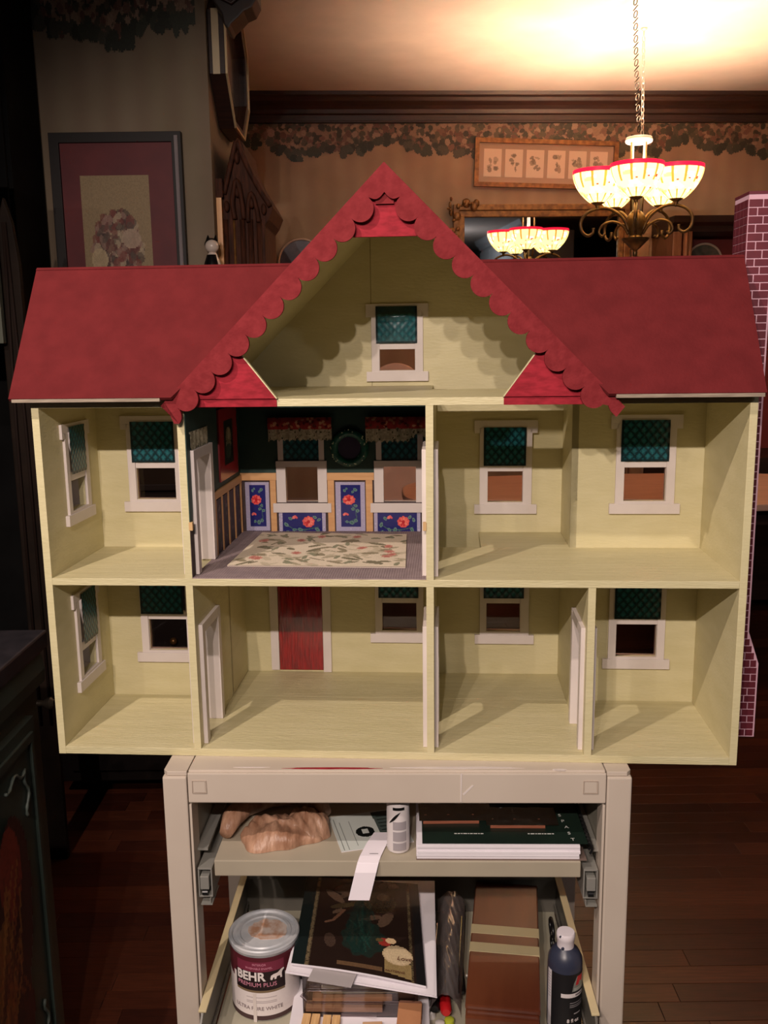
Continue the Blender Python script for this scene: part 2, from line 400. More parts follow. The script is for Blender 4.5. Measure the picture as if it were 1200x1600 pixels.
def window(cx, zb, W_, Hh, op, bl, wall_y=None, side=None, style=0, glossy=False):
    rd = .012 if side is None else .034
    x0, x1, z0, z1 = op
    mb = MB(); t = .0042
    hw = W_/2; sw = hw-.009
    if style == 0:
        mb.box(-hw, hw, -t, 0, Hh-.013, Hh)                               # head
        mb.box(-hw, -hw+.012, -t, 0, Hh-.022, Hh-.013); mb.box(hw-.012, hw, -t, 0, Hh-.022, Hh-.013)
        mb.box(-sw, x0, -t, 0, .016, Hh-.013); mb.box(x1, sw, -t, 0, .016, Hh-.013)
        mb.box(x0, x1, -t, 0, z1, Hh-.013)
        mb.box(x0, x1, -t*.6, .004, bl[2]-.010, bl[2]+.004)                # meeting rail
        mb.box(x0, x1, -t, 0, .016, z0)
    else:
        zr = .0815; s2 = sw+.002
        mb.box(-s2, -s2+.0165, -t, 0, .018, zr); mb.box(s2-.0165, s2, -t, 0, .018, zr)
        mb.box(-s2, s2, -t-.002, 0, zr, zr+.0105)
        mb.box(-s2+.004, -s2+.0135, -t, 0, zr+.0105, Hh); mb.box(s2-.0135, s2-.004, -t, 0, zr+.0105, Hh)
        mb.box(-s2+.004, s2-.004, -t, 0, Hh-.008, Hh)
    # reveals
    mb.box(x0-.002, x0, 0, rd, z0, z1); mb.box(x1, x1+.002, 0, rd, z0, z1); mb.box(x0, x1, 0, rd, z0-.002, z0)
    if side is None: L, R = (cx, wall_y, zb), (0, 0, 0)
    else: L, R = (side, cx, zb), (0, 0, PI/2)
    o = obj('window_frame', mb, white, H, L, R, bevel=.0004)
    obj('sill', MB().box(-hw, hw, -t-.0022, 0, 0, .0165), white, o, bevel=.0005)
    obj('window_pane', MB().box(x0, x1, rd-.006, rd-.0052, z0, z1), pane_m, o)
    me = blind_mesh(bl[1]-bl[0], bl[3]-bl[2], glossy=glossy)
    obj('blind', me, prblind, o, ((bl[0]+bl[1])/2, -.0022 if style == 0 else .001, bl[2]))
    if side is None: return (cx+x0, cx+x1, zb+z0, zb+z1)
    return (cx+x0, cx+x1, zb+z0, zb+z1)
OP = (-.033, .033, .0205, .146); 
hl1 = window(.1065, .3335, .109, .158, OP, (-.0375, .0345, .0820, .1485), D)
hl2 = window(.112, .0724, .109, .158, OP, (-.044, .0295, .0850, .1485), D)
hs1 = window(.117, .3360, .106, .154, (-.032, .030, .0205, .142), (-.031, .0285, .0765, .149), side=T)
hs2 = window(.112, .0730, .106, .156, (-.032, .030, .0205, .144), (-.027, .031, .0700, .152), side=T)
hr1 = window(.6860, .3064, .108, .163, (-.031, .030, .0205, .151), (-.038, .0345, .0845, .1510), DC)
hr2 = window(.8985, .3294, .111, .158, OP, (-.0395, .0355, .0845, .1500), D)
hr4 = window(.8945, .0693, .109, .158, OP, (-.0370, .0370, .0855, .1500), D)
hr3 = window(.6865, .0690, .105, .160, (-.032, .028, .0230, .150), (-.037, .0340, .0845, .1500), DC)
hq2 = window(.4990, .0695, .105, .160, (-.031, .031, .0225, .150), (-.037, .0345, .0835, .1500), DC)
ha = window(.5000, .5377, .106, .1300, (-.0305, .0305, .0185, .118), (-.0361, .0341, .0640, .1258), DC, glossy=True)
hw1 = window(.3290, .3088, .1037, .158, (-.0287, .0287, .0190, .146), (-.038, .038, .0915, .1480), DC, style=1)
hw2 = window(.5020, .3088, .1037, .158, (-.0300, .0300, .0190, .146), (-.038, .038, .0915, .1480), DC, style=1)
wt = .006
# back walls
obj('back_wall', wall_holes(MB(), 0, X1+T, D, D+wt, 0, HT, [hl1, hl2]), cream, H)
obj('back_wall', wall_holes(MB(), X3, 1, D, D+wt, 0, HT, [hr2, hr4]), cream, H)
obj('back_wall', wall_holes(MB(), X1, XR, DC, DC+wt, 0, HT, [hr1, hr3, hq2, hw1, hw2, (.279, .3592, .0145, .215)]), cream, H)
# the gable wall behind the attic, up to the ridge
gx = .5035; GZ = .8335
am = MB(); wall_holes(am, gx-.10, gx+.10, DC, DC+wt, HT, .70, [ha])
am.prism([(gx-.10, HT), (gx-.10, .728), (gx-.297, HT)], 'y', DC, DC+wt); am.prism([(gx+.10, HT), (gx+.297, HT), (gx+.10, .728)], 'y', DC, DC+wt)
am.prism([(gx-.10, .70), (gx+.10, .70), (gx+.10, .728), (gx, .828), (gx-.10, .728)], 'y', DC, DC+wt)
obj('back_wall', am, cream, H)
obj('wall_seam', MB().box(.4555, .4563, DC-.0004, DC+.001, HT, .776), mat('olive_panel_seam', (110, 100, 60)), H)  # joint between wall panels, a darker olive than the cream
# left side wall windows: cut the left panel
bpy.data.objects.remove([c for c in H.children if c.name.startswith('side_wall')][0])
def side_panel():
    mb = MB(); hs = [hs1, hs2]; return wall_holes(mb, 0, D, 0, T, 0, HT-.001, hs, swap=True)
obj('side_wall', side_panel(), cream, H)
# partitions with doorways
def partition(x, z0, z1, y1, doorway):
    mb = MB(); return wall_holes(mb, 0, y1, x, x+T, z0, z1, [doorway] if doorway else [], swap=True)
def door_casing(x, z0, zt_, y0=.018, y1=.126, wd=.0145, pr_=.0062):
    mb = MB(); a, b = x-pr_, x+T+pr_
    mb.box(a, b, y0, y0+wd, z0, zt_); mb.box(a, b, y1-wd, y1, z0, zt_); mb.box(a, b, y0+wd, y1-wd, zt_-wd, zt_)
    return obj('door_casing', mb, white, H, bevel=.0005)
zlo, zup = ZB+.0002, ZM+.0002
obj('partition', partition(X1, ZB, ZM-.0105, DC, (.030, .114, ZB, .185)), cream, H)
obj('partition', partition(X2, ZB, ZM-.0105, DC, (.030, .114, ZB, .185)), cream, H)
obj('partition', partition(X3, ZB, ZM-.0105, DC, (.030, .114, ZB, .185)), cream, H)
obj('partition', partition(X1, ZM, ZT, DC, (.030, .114, ZM, .443)), cream, H)
obj('partition', partition(X2, ZM, ZT, DC, (.030, .114, ZM, .443)), cream, H)
obj('recess_wall', MB().box(X3, XR, D, DC, ZM, ZT), cream, H)
for x in (X1, X2, X3): door_casing(x, zlo, .198)
door_casing(X1, zup+.002, .4565); door_casing(X2, zup, .4565)
# front door in the big lower room
dr = obj('door', MB().box(.2791, .3592, DC-.003, DC+.004, .0150, .2150), doorred, H, bevel=.0006)
obj('door_trim', MB().box(.2640, .2785, DC-.005, DC, .0150, .228).box(.3598, .3745, DC-.005, DC, .0118, .228).box(.2640, .3745, DC-.005, DC, .2155, .228), white, H, bevel=.0004)

# rug room finishes: green upper walls, wainscot, panels
gw = MB(); wall_holes(gw, X1+T, X2, DC-.0012, DC, .3790, ZT, [hw1, hw2])
gw.box(X1+T, X1+T+.0012, .127, DC-.0012, .3766, ZT); gw.box(X1+T, X1+T+.0012, 0.0008, .127, .4566, ZT)
gw.prism([(.0008, .4566), (.0008, .355), (.012, .352), (.0175, .37), (.0178, .4566)], 'x', X1+T, X1+T+.0012)
gw.box(X1+T, X2, .0015, DC-.0012, ZT-.0012, ZT-.0001)
gw.box(X2-.0012, X2, .128, DC-.0012, .3766, ZT)
obj('green_wall_finish', gw, greenwall, H)
for a_, b_ in ((X1+T, .2838), (.3742, .4568), (.5472, X2)): obj('chair_rail', MB().box(a_, b_, DC-.005, DC, .3664, .3795), railwood, H, bevel=.0005)
obj('chair_rail', MB().box(X1+T, X1+T+.004, .127, DC-.005, .3640, .3768), railwood, H, bevel=.0005)
lowm = mat('dark_wainscot_backing', (58, 44, 44), .8, (80, 62, 60), 60)
obj('wainscot_backing', wall_holes(MB(), X1+T, X2, DC-.0012, DC, ZM, .3790, [hw1, hw2]).box(X1+T, X1+T+.0010, .127, DC, ZM, .364).box(X1+T, X1+T+.001, .0008, .018, ZM, .352), lowm, H)
for x in ((.2721, .2827), (.3746, .3863), (.4420, .4540)):
    obj('stile', MB().box(x[0], x[1], DC-.004, DC, ZM+.0002, .3664), railwood, H, bevel=.0004)
for y in (.136, .178, .222, .268, .318):
    obj('stile', MB().box(X1+T, X1+T+.004, y, y+.007, ZM+.0002, .364), railwood, H, bevel=.0004)
def floral(horizontal=False, w_=46, h_=90):
    c = Cv(w_, h_, (176, 168, 196)); A = c.asp
    b = 4/w_
    for k in range(70):      # lace border flecks
        x = rnd.random(); y = rnd.random(); c.ell(x, y, .012, .012, (206, 200, 216))
    X0, X1_, Y0, Y1 = .17, .84, .09, .95
    if horizontal: X0, X1_, Y0, Y1 = .07, .92, -.3, 1
    c.rect(X0, Y0, X1_, Y1, (38, 40, 108))
    S = (lambda x, y: (X0+(X1_-X0)*x, Y0+(Y1-Y0)*y))
    if not horizontal:
        fx, fy = S(.42, .64); R = .21; R2 = .085
        lv = [(.75, .5, .09), (.85, .38, .1), (.62, .42, .09), (.55, .1, .12), (.75, .14, .1), (.3, .12, .08), (.2, .86, .08), (.3, .9, .06), (.75, .88, .1), (.62, .83, .07), (.12, .6, .06)]
        st = [(.45, .55, .75, .42), (.75, .42, .8, .2), (.8, .2, .35, .1)]; bf = (.2, .3)
    else:
        fx, fy = S(.66, .62); R = .125; R2 = .05
        lv = [(.1, .5, .06), (.2, .75, .05), (.3, .3, .05), (.88, .3, .06), (.82, .8, .05), (.45, .3, .06), (.55, .2, .04), (.92, .7, .05), (.12, .2, .05)]
        st = [(.1, .5, .3, .3), (.3, .3, .6, .3), (.6, .3, .9, .4)]; bf = (.3, .8)
    for a in st: c.line(*S(a[0], a[1]), *S(a[2], a[3]), .012 if not horizontal else .008, (70, 104, 96))
    for x, y, r0 in lv:
        x, y = S(x, y); q = rnd.random()*3; c.ell(x, y, r0*(X1_-X0)*1.1, r0*.6, (104, 134, 132), q); c.ell(x, y, r0*.5, r0*.25, (66, 108, 98), q)
    c.ell(fx, fy, R, R*.92, (228, 92, 88), 0, 1, .1)
    for k in range(9):
        a = k*.7; c.ell(fx+R*.55*math.cos(a), fy+R*.5*math.sin(a)/A, R*.28, R*.16, rnd.choice(((244, 132, 116), (206, 52, 60), (240, 112, 104))), a)
    c.ell(fx, fy, R*.3, R*.28, (186, 36, 48))
    bx, by = S(*bf); c.ell(bx, by, R2, R2*.6, (236, 124, 118), .6); c.ell(bx+R2*.8, by, R2*.8, R2*.45, (226, 96, 96), -.5)
    c.noise(.06, 2); return c
def panel(x0, x1, z0, z1, horiz=False):
    me = floral(horiz, 46 if not horiz else 80, 90 if not horiz else 32).mesh('floral_panel', x1-x0, z1-z0)
    o = obj('floral_panel', MB().box(0, x1-x0, -.0022, 0, 0, z1-z0), white, H, (x0, DC-.0012, z0))
    obj('printed_face', me, prg, o, (0, -.00235, 0)); return o
panel(.2275, .2700, ZM+.0025, .3630); panel(.3885, .4405, ZM+.0020, .3628)
panel(.2865, .3700, ZM+.0015, .3088, True); panel(.4560, .5380, ZM+.0012, .3088, True)
# darker panels on the left wall of the rug room
for y0 in (.144, .186, .230, .276):
    c = Cv(16, 40, (66, 52, 60))
    for k in range(22): c.ell(rnd.random(), rnd.random(), .12, .1, rnd.choice(((96, 60, 62), (48, 50, 60), (104, 92, 92), (52, 60, 54))), rnd.random()*3)
    me = c.mesh('wainscot_panel', .032, .086)
    o = obj('wainscot_panel', MB().box(0, .0318, -.002, 0, 0, .086), lowm, H, (X1+T+.001, y0, ZM+.003), (0, 0, PI/2))
    obj('printed_face', me, pr, o, (0, -.0022, 0))
# ribbed carpet of the rug room: fine ribs running to the back
cm = MB(); n = 92; x0, x1 = X1+T+.0004, X2-.0004; step = (x1-x0)/n
for (ya, yb) in ((.0006, DC-.0024),):
    prof = []
    for i in range(n*4+1):
        x = x0+step*i/4; prof.append((x, ZM+.0012+.0009*(0.5+.5*math.cos(2*PI*i/4))))
    cm.prism([(x0, ZM)]+[(a, b) for a, b in prof]+[(x1, ZM)], 'y', ya, yb)
cpt = obj('ribbed_carpet', cm, carpetm, H, fix=True)

# roof
tr = .0045
def slab(pts, off, name, m, parent=H):
    """pts: four 3D corners of the upper face; off: offset vector for thickness"""
    mb = MB(); n = len(pts); mb.v = [tuple(p) for p in pts]+[tuple(Vector(p)+Vector(off)) for p in pts]
    mb.f = [tuple(range(n)), tuple(reversed(range(n, 2*n)))]+[(i, n+i, n+(i+1) % n, (i+1) % n) for i in range(n)]
    return obj(name, mb, m, parent, bevel=0)
ey, ez, ry, rz = -.0235, .5345, .105, .7195
def gxl(z): return gx-(GZ-z)*1.0
def gxr(z): return gx+(GZ-z)*1.0
off = (0, .004, -.0035)
slab([(-.0205, ey, ez), (gxl(ez)+.004, ey, ez), (gxl(rz), ry, rz), (-.0215, ry, rz)], off, 'roof_panel', roofred)
slab([(gxr(ez)-.004, ey, ez), (1.0025, ey, ez), (1.0015, ry, rz), (gxr(rz), ry, rz)], off, 'roof_panel', roofred)
boff = (0, -.004, -.0035)
slab([(-.0205, 2*ry-ey, ez), (-.0215, ry, rz), (gxl(rz)-.0, ry, rz), (gxl(ez)+.004, 2*ry-ey, ez)], boff, 'roof_panel', roofred)
slab([(gxr(ez), 2*ry-ey, ez), (gxr(rz), ry, rz), (1.0015, ry, rz), (1.0025, 2*ry-ey, ez)], boff, 'roof_panel', roofred)
obj('eave_strip', MB().box(-.0165, gxl(ez)-.012, ey+.0005, ey+.010, ez-.0055, ez-.0008), rawwood, H, bevel=.0005)
obj('eave_strip', MB().box(gxr(ez)+.006, 1.0005, ey+.0005, ey+.010, ez-.0058, ez-.0008), rawwood, H, bevel=.0005)
gz0 = .5300
for s in (-1, 1):
    P = [(gx, -.004, GZ), (gx, DC+.012, GZ), (gx+s*(GZ-gz0), DC+.012, gz0), (gx+s*(GZ-gz0), -.004, gz0)]
    if s > 0: P = P[::-1]
    slab(P, (-s*.0032, 0, -.0032), 'gable_roof_panel', cream)
    Q = [(gx, -.004, GZ+.0014), (gx, DC+.014, GZ+.0014), (gx+s*(GZ-gz0+.0014), DC+.014, gz0), (gx+s*(GZ-gz0+.0014), -.004, gz0)]
    if s > 0: Q = Q[::-1]
    slab(Q, (-s*.0009, 0, -.0009), 'gable_roof_skin', roofred)
# front of the gable: top triangle and the two lower corners, red
gf = MB(); y0, y1 = -.0045, .0005
def gp(pts, m, name='gable_panel'): return obj(name, MB().prism(pts, 'y', y0, y1), m, H, bevel=.0003)
gp([(gx-.0885, .7425), (gx+.0885, .7425), (gx, GZ-.002)], crimson)
gp([(gxl(HT+.001), HT+.0006), (.3500, HT+.0006), (.2910, .6060), (gxl(.6060)-.0, .6060)], crimson)
gp([(.6620, HT+.0006), (gxr(HT+.001), HT+.0006), (gxr(.6060), .6060), (.7170, .6060)], crimson)
obj('gable_edge', MB().prism([(.3500, HT+.0006), (.3520, HT+.0006), (.2930, .6060), (.2910, .6060)], 'y', -.0048, .003), cream, H)
obj('gable_edge', MB().prism([(.6620, HT+.0006), (.7170, .6060), (.7155, .6060), (.6604, HT+.0006)], 'y', -.0048, .003), cream, H)
obj('red_plate_edge', MB().box(.2060, .3505, -.0014, .0006, ZT-.0002, HT+.0004).box(.6618, .8150, -.0014, .0006, ZT-.0002, HT+.0004), crimson, H, bevel=.0004)
# scalloped fascia boards
def fascia(side):
    k = math.sqrt(.5)
    def W(q, p, y): return (gx+side*(q-p)*k, y, GZ+.0015-(q+p)*k)   # q along the slope from the apex, p inward
    prof = [(0.0, None)]; s0 = .0455; pitch = .0347; base = .0185; dep = .0172; nL = 11
    for i in range(0, 9):     # small lobe next to the apex: q runs with its own lower edge
        t = i/8; prof.append((.0002+t*(s0-.0002), .0000))
    top = []
    # left end point on the centre line is at q=p, so start from there
    c0 = .0265
    pts = [(c0*0+0, 0)]
    lo_ = [(c0, c0)]
    for i in range(1, 8): 
        t = i/8; lo_.append((c0+(s0-c0)*t+.0035*math.sin(PI*t), c0+(base-.003-c0)*t+.0045*math.sin(PI*t)))
    lo_.append((s0, base-.002)); up_ = [(s0*i/8, 0) for i in range(9)]
    for j in range(nL):
        for i in range(1, 15):
            th = PI*i/14; q = s0+j*pitch+pitch/2*(1-math.cos(th))
            lo_.append((q, base+dep*math.sin(th))); up_.append((q, 0))
    e = s0+nL*pitch
    if side < 0:
        for i in range(1, 8):
            th = PI*.5*i/7; q = e+.0150*(1-math.cos(th)); lo_.append((q, base+dep*math.sin(th)*.95)); up_.append((q, 0))
        lo_.append((.4470, .0300)); up_.append((.4345, 0))
    else:
        lo_ += [(e+.006, base-.004), (e+.014, base-.001), (.4520, base-.001)]; up_ += [(e+.006, 0), (e+.014, 0), (.4500, 0)]
    mb = MB(); n = len(lo_)
    for y in (-.0150, -.0092):
        for (a_, b_) in zip(up_, lo_): mb.v += [W(a_[0], a_[1], y), W(b_[0], b_[1], y)]
    o_ = 2*n
    for i in range(n-1):
        a_ = 2*i; mb.f += [(a_, a_+1, a_+3, a_+2), (o_+a_, o_+a_+2, o_+a_+3, o_+a_+1), (a_, a_+2, o_+a_+2, o_+a_), (a_+1, o_+a_+1, o_+a_+3, a_+3)]
    mb.f += [(0, o_, o_+1, 1), (2*n-2, 2*n-1, o_+2*n-1, o_+2*n-2)]
    return mb
for s in (-1, 1): obj('fascia_board', fascia(s), fasciared, H)
obj('fascia_block', MB().box(gx-.012, gx+.012, -.0092, -.0045, GZ-.05, GZ-.02), fasciared, H)

# chimney with drawn bricks
ch = obj('chimney', MB().prism([(1.0030, .0), (1.0560, .0), (1.0560, .118), (1.0390, .168), (1.0390, .800), (1.0030, .800)], 'y', .1008, .165), mortar, H)
zr = .002; row = 0; brick_m = {}
while zr < .790:
    hgt = .0112+rnd.uniform(-.0006, .0006); xr = 1.0550 if zr < .108 else (1.0380 if zr > .160 else 1.0380+.017*(.160-zr)/.05)
    x = 1.0036 if row % 2 else 1.0036
    first = True
    while x < xr-.002:
        L = (.0205 if not (first and row % 2) else .0115)+rnd.uniform(-.0015, .0015); e = min(x+L, xr)
        if xr-e < .004: e = xr
        obj('brick', MB().box(x, e-.0017, .0998, .1012, zr, zr+hgt-.0016), maroon, ch); x = e; first = False
    if zr > .62:
        y = .1030
        while y < .163:
            L = .0165+rnd.uniform(-.002, .002)
            obj('brick', MB().box(1.0022, 1.0034, y, min(y+L-.0012, .1640), zr, zr+hgt-.0012), maroon, ch); y += L
    zr += hgt; row += 1
obj('chimney_cap', MB().box(1.0025, 1.0395, .1000, .1655, .800, .8040), maroon, ch)

# ---------------- things inside the rug room
def at_house(name, x, y, z): return empty(name, HW(x, y, z), HROT)
# rug
c = Cv(150, 96, (222, 206, 182)); r = random.Random(5)
for k in range(110):
    x, y = r.random(), r.random(); c.ell(x, y, r.uniform(.025, .06), r.uniform(.008, .022), r.choice(((150, 138, 112), (172, 160, 134), (198, 184, 158), (128, 120, 96))), r.uniform(-.8, .8))
for k in range(7):
    x, y = r.uniform(.05, .95), r.uniform(.08, .92); c.line(x, y, x+r.uniform(-.15, .15), y+r.uniform(-.18, .18), .006, (140, 126, 100))
for k in range(13):
    x, y = r.uniform(.05, .95), r.uniform(.1, .9)
    c.ell(x, y, .032, .026, (198, 138, 122), r.random()*3, 1, .3); c.ell(x, y, .015, .012, (182, 108, 98), r.random())
for k in range(22):
    x, y = r.random(), r.random(); c.ell(x, y, .034, .014, (142, 140, 114), r.random()*3)
c.noise(.05, 6)
rug = at_house('rug', 0, 0, 0)
tag(rug, 'cream floral patterned miniature rug lying on the mauve ribbed carpet', 'rug')
A_, B_, C_, D_ = (.2540, .0660), (.5235, .0600), (.5150, .2930), (.2600, .3070)
def rugxy(u, v):
    a = (A_[0]*(1-u)+B_[0]*u, A_[1]*(1-u)+B_[1]*u); b = (D_[0]*(1-u)+C_[0]*u, D_[1]*(1-u)+C_[1]*u)
    return a[0]*(1-v)+b[0]*v, a[1]*(1-v)+b[1]*v
zc = ZM+.0024
def rfn(u, v):
    x, y = rugxy(u, v); return (x, y, zc+.0017+.0004*math.sin(u*23)*math.sin(v*11))
obj('rug_pile', c.mesh('rug_pile', 1, 1, rfn), prc, rug)
ed = MB().prism([A_, B_, C_, D_], 'z', zc-.0002, zc+.0010); obj('rug_backing', ed, mat('rug_edge_weave', (190, 176, 164), .9), rug)
# red picture on left wall
c = Cv(40, 46, (164, 34, 40)); c.rect(.24, .2, .76, .82, (44, 40, 34)); c.ell(.5, .55, .16, .2, (130, 120, 92)); c.ell(.48, .38, .14, .12, (70, 82, 70)); c.ell(.52, .62, .08, .1, (176, 160, 126)); c.noise(.1, 3)
pc = empty('picture', HW(X1+T+.0013, .178, .386), HROT+PI/2); tag(pc, 'small red matted picture on the dark green doll house wall', 'picture')
obj('frame', MB().box(0, .126, -.0025, 0, 0, .116), mat('red_picture_edge', (120, 24, 30)), pc)
obj('printed_face', c.mesh('printed_face', .126, .116), prg, pc, (0, -.0028, 0))
# wreath plate
wr = empty('wreath', HW(.4148, DC-.0014, .4235), HROT); tag(wr, 'round dark mirror with a green flowered wreath rim between the two windows', 'wreath')
def ring(R, rr, y=-.003, seg=40, flat=1.0): return MB().tube([(R*math.cos(2*PI*i/seg), y, R*math.sin(2*PI*i/seg)) for i in range(seg)], rr, 8, True)
gm = mat('dark_green_leaf_enamel', (22, 92, 76), .4, (14, 64, 56), 120)
obj('rim', ring(.0265, .0075), gm, wr, smooth='all')
obj('mirror_disc', MB().lathe([(0, 0), (.0210, 0)], seg=40), mat('dark_mirror', (60, 54, 72), .15), wr, (0, -.0050, 0), (PI/2, 0, 0), fix=False)
fl = MB(); r = random.Random(4)
for k in range(64):
    a = r.choice((.5, 1.6, 2.1, 3.0, 3.6, 4.2, 4.8, 5.6))+r.uniform(-.32, .32); R = .0275+r.uniform(-.006, .006)
    fl.ball((R*math.cos(a), -.0092+abs(R-.0275)*.35, R*math.sin(a)), r.uniform(.0009, .0018), 6, 4)
stuff(obj('blossoms', fl, mat('pale_blossom_enamel', (206, 224, 200), .5, (206, 206, 160), 300), wr, smooth='all'))
# valances with lace
def valance(x0, x1, z0, z1, name, lab, lift=False):
    w_ = x1-x0; v = empty(name, HW(x0, DC-.0085, z0), HROT); tag(v, lab, 'valance', 'red valances over the rug room windows')
    c = Cv(90, 20, (140, 44, 40)); r = random.Random(len(lab))
    for k in range(46): c.ell(r.random(), r.uniform(.15, 1), .03, .022, r.choice(((176, 112, 84), (146, 52, 44), (84, 22, 22), (188, 136, 104), (96, 50, 40))), r.random()*3)
    c.noise(.1, 3); hh = .0205
    obj('cloth', c.mesh('cloth', 1, 1, lambda a, b: (a*w_, -.0035-.0018*math.sin(a*34)*(1-b*.4)-.003*math.sin(b*PI), (z1-z0-hh)+b*hh)), prc, v)
    c = Cv(90, 18, (176, 168, 144)); c.noise(.25, 8, 2); r = random.Random(2)
    for k in range(60): c.ell(r.random(), r.random(), .010, .010, (84, 82, 66))
    for i in range(90):
        e = .16+.12*abs(math.sin(i*.42))
        if lift and i > 60: e += .4*max(0, math.sin((i-60)/30*PI))
        c.m[:int(e*18), i] = False
    lh = z1-z0-hh+.002
    obj('lace', c.mesh('lace', 1, 1, lambda a, b: (a*w_, -.0018-.0012*math.sin(a*41), b*lh)), prc, v)
    obj('rod', MB().tube([(-.001, 0, z1-z0-.002), (w_+.001, 0, z1-z0-.002)], .0015), black, v)
valance(.2735, .3850, .4325, .4775, 'valance', 'red flowered valance with hanging lace over the left rug room window')
valance(.4440, .5540, .4285, .4775, 'valance', 'red flowered valance with hitched-up lace over the right rug room window', True)
# lace scrap over the left door casing
c = Cv(30, 16, (176, 168, 144)); c.noise(.3, 8, 2); c.m[:2, ::4] = False
lc = empty('lace_strip', HW(X1+T+.0016, .0165, .4568), HROT+PI/2); tag(lc, 'strip of beige lace hanging above the white doorway of the rug room', 'lace')
obj('lace_face', c.mesh('lace_face', 1, 1, lambda a, b: (a*.098, -.001-.0004*math.sin(a*30), b*.0260)), prc, lc)
obj('lace_tape', MB().box(0, .098, -.0008, 0, .0235, .0262), mat('lace_tape_cloth', (128, 120, 100), .9), lc)
# little hinge blocks at the ends of the chair rail
hb = mat('unpainted_block_wood', (196, 160, 112), .7)
obj('rail_block', MB().box(X1+T-.0010, X1+T+.0045, -.0010, .0060, .3440, .3560), hb, H, bevel=.0005)
obj('rail_block', MB().box(X2-.0045, X2+.0008, -.0010, .0060, .3440, .3560), hb, H, bevel=.0005)

# ================================================================== CART
K = empty('rolling_cart', CO, CROT); tag(K, 'beige painted metal drawer cart carrying the doll house', 'cart')
CD = .43
for sx in (-1, 1):
    for y0 in (-.003, CD-.034):
        x0 = sx*.319
        o = obj('leg', MB().box(x0-.0175, x0+.0175, y0, y0+.034, .02, .7925), cartm, K, bevel=.0025)
        obj('foot', MB().lathe([(0, 0), (.013, 0), (.015, .008), (.012, .022), (0, .022)], (x0, y0+.017, 0), 16), black, o, smooth=True)
obj('top_panel', MB().box(-.300, .300, .004, CD-.006, .778, .800), cartm, K, bevel=.002)
obj('top_cap', MB().prism([(-.3360, .008), (-.3300, .001), (-.3015, .001), (-.3015, CD), (-.3360, CD)], 'z', .7930, .7995), cartm, K, bevel=.001)
obj('top_cap', MB().prism([(.3360, .008), (.3300, .001), (.3015, .001), (.3015, CD), (.3360, CD)], 'z', .7930, .7995), cartm, K, bevel=.001)
rl = obj('front_rail', MB().box(-.3005, .3005, -.001, .004, .7515, .7975), cartm, K, bevel=.0018)
obj('back_rail', MB().box(-.3005, .3005, CD-.006, CD, .7515, .7975), cartm, K, bevel=.0018)
for sx in (-.2835, .2785):
    sq = MB()
    for a, b, c1, d1 in ((-.0105, .0105, .0090, .0100), (-.0105, .0105, -.0100, -.0090), (-.0105, -.0095, -.009, .009), (.0095, .0105, -.009, .009)):
        sq.box(sx+a, sx+b, -.0022, -.0008, .7765+c1, .7765+d1)
    obj('knockout_square', sq, mat('rail_groove', (168, 152, 138), .5), rl, bevel=.0003)
    obj('knockout_face', MB().box(sx-.0085, sx+.0085, -.0018, -.0009, .768, .785), cartm, rl, bevel=.0004)
# side skins (set in) and cross rails
for sx in (-1, 1):
    x0 = sx*.3010
    obj('side_panel', MB().box(x0-.0012, x0+.0012, .036, CD-.036, .56, .778), cartdark, K, bevel=.0004)
    obj('side_rail', MB().box(x0-.0020, x0+.0080, .031, CD-.034, .740, .776), cartdark, K, bevel=.001)
    obj('side_flange', MB().box(sx*.2985-.0018, sx*.2985+.0018, .000, .036, .30, .748), cartm, K, bevel=.0006)
    # drawer slides
    xi = sx*.2840
    sl = obj('drawer_slide', MB().box(xi-.0100, xi+.0100, .004, .36, .6420, .6445).box(xi-sx*.0100-.001, xi-sx*.0100+.001, .004, .36, .598, .6440)
             .box(xi+sx*.0090-.001, xi+sx*.0090+.001, .004, .36, .598, .6440).box(xi-.0100, xi+.0100, .004, .36, .598, .6000), steel, K, bevel=.0004)
    obj('slide_runner', MB().box(xi-.0065, xi+.0065, .0005, .34, .612, .633), steel, sl, bevel=.001)
    obj('slide_roller', MB().tube([(xi-.004, .003, .606), (xi+.004, .003, .606)], .004, 10), black, sl)
    obj('slide_bracket', MB().box(xi-.007, xi+.010, .002, .05, .586, .588).box(xi-sx*.007-.0008, xi-sx*.007+.0008, .002, .05, .588, .596), steel, sl)
    obj('slide_bracket', MB().box(xi+.005, xi+.014*sx if sx > 0 else xi+.003, .02, .34, .664, .668) if sx > 0 else MB().box(xi-.014, xi+.003, .02, .34, .664, .668), steel, sl)
shm = mat('grey_shelf_paint', (176, 166, 146), .35, (166, 156, 138), 6)
obj('shelf', MB().box(-.268, .268, 0, .40, .6345, .6595), shm, K, bevel=.0016)
# lower drawer: two side walls, back, base
dwm = mat('grey_drawer_metal', (104, 100, 92), .35, (94, 90, 84), 5)
dw = obj('drawer_base', MB().box(-.286, .286, -.08, .335, .350, .3535), mat('pale_drawer_liner', (176, 170, 150), .6), K)
for sx in (-1, 1):
    x0 = sx*.2900
    o = obj('drawer_side', MB().prism([(-.08, .350), (.335, .350), (.335, .430), (-.03, .430), (-.08, .395)], 'x', x0-.0015, x0+.0015), dwm, K)
    obj('drawer_rim', MB().box(x0-.0060, x0+.0060, -.03, .340, .430, .4335), mat('cream_rim_paint', (206, 190, 150), .5), o, bevel=.001)
    obj('side_rib', MB().box(x0-sx*.0035-.0015, x0-sx*.0035+.0015, -.03, .335, .366, .372), dwm, o)
obj('drawer_back', MB().box(-.29, .29, .335, .339, .350, .425).box(-.29, .29, .325, .345, .425, .431), dwm, K, bevel=.0008)
obj('lower_rail', MB().box(-.3005, .3005, 0, .004, .10, .15), cartm, K, bevel=.001)

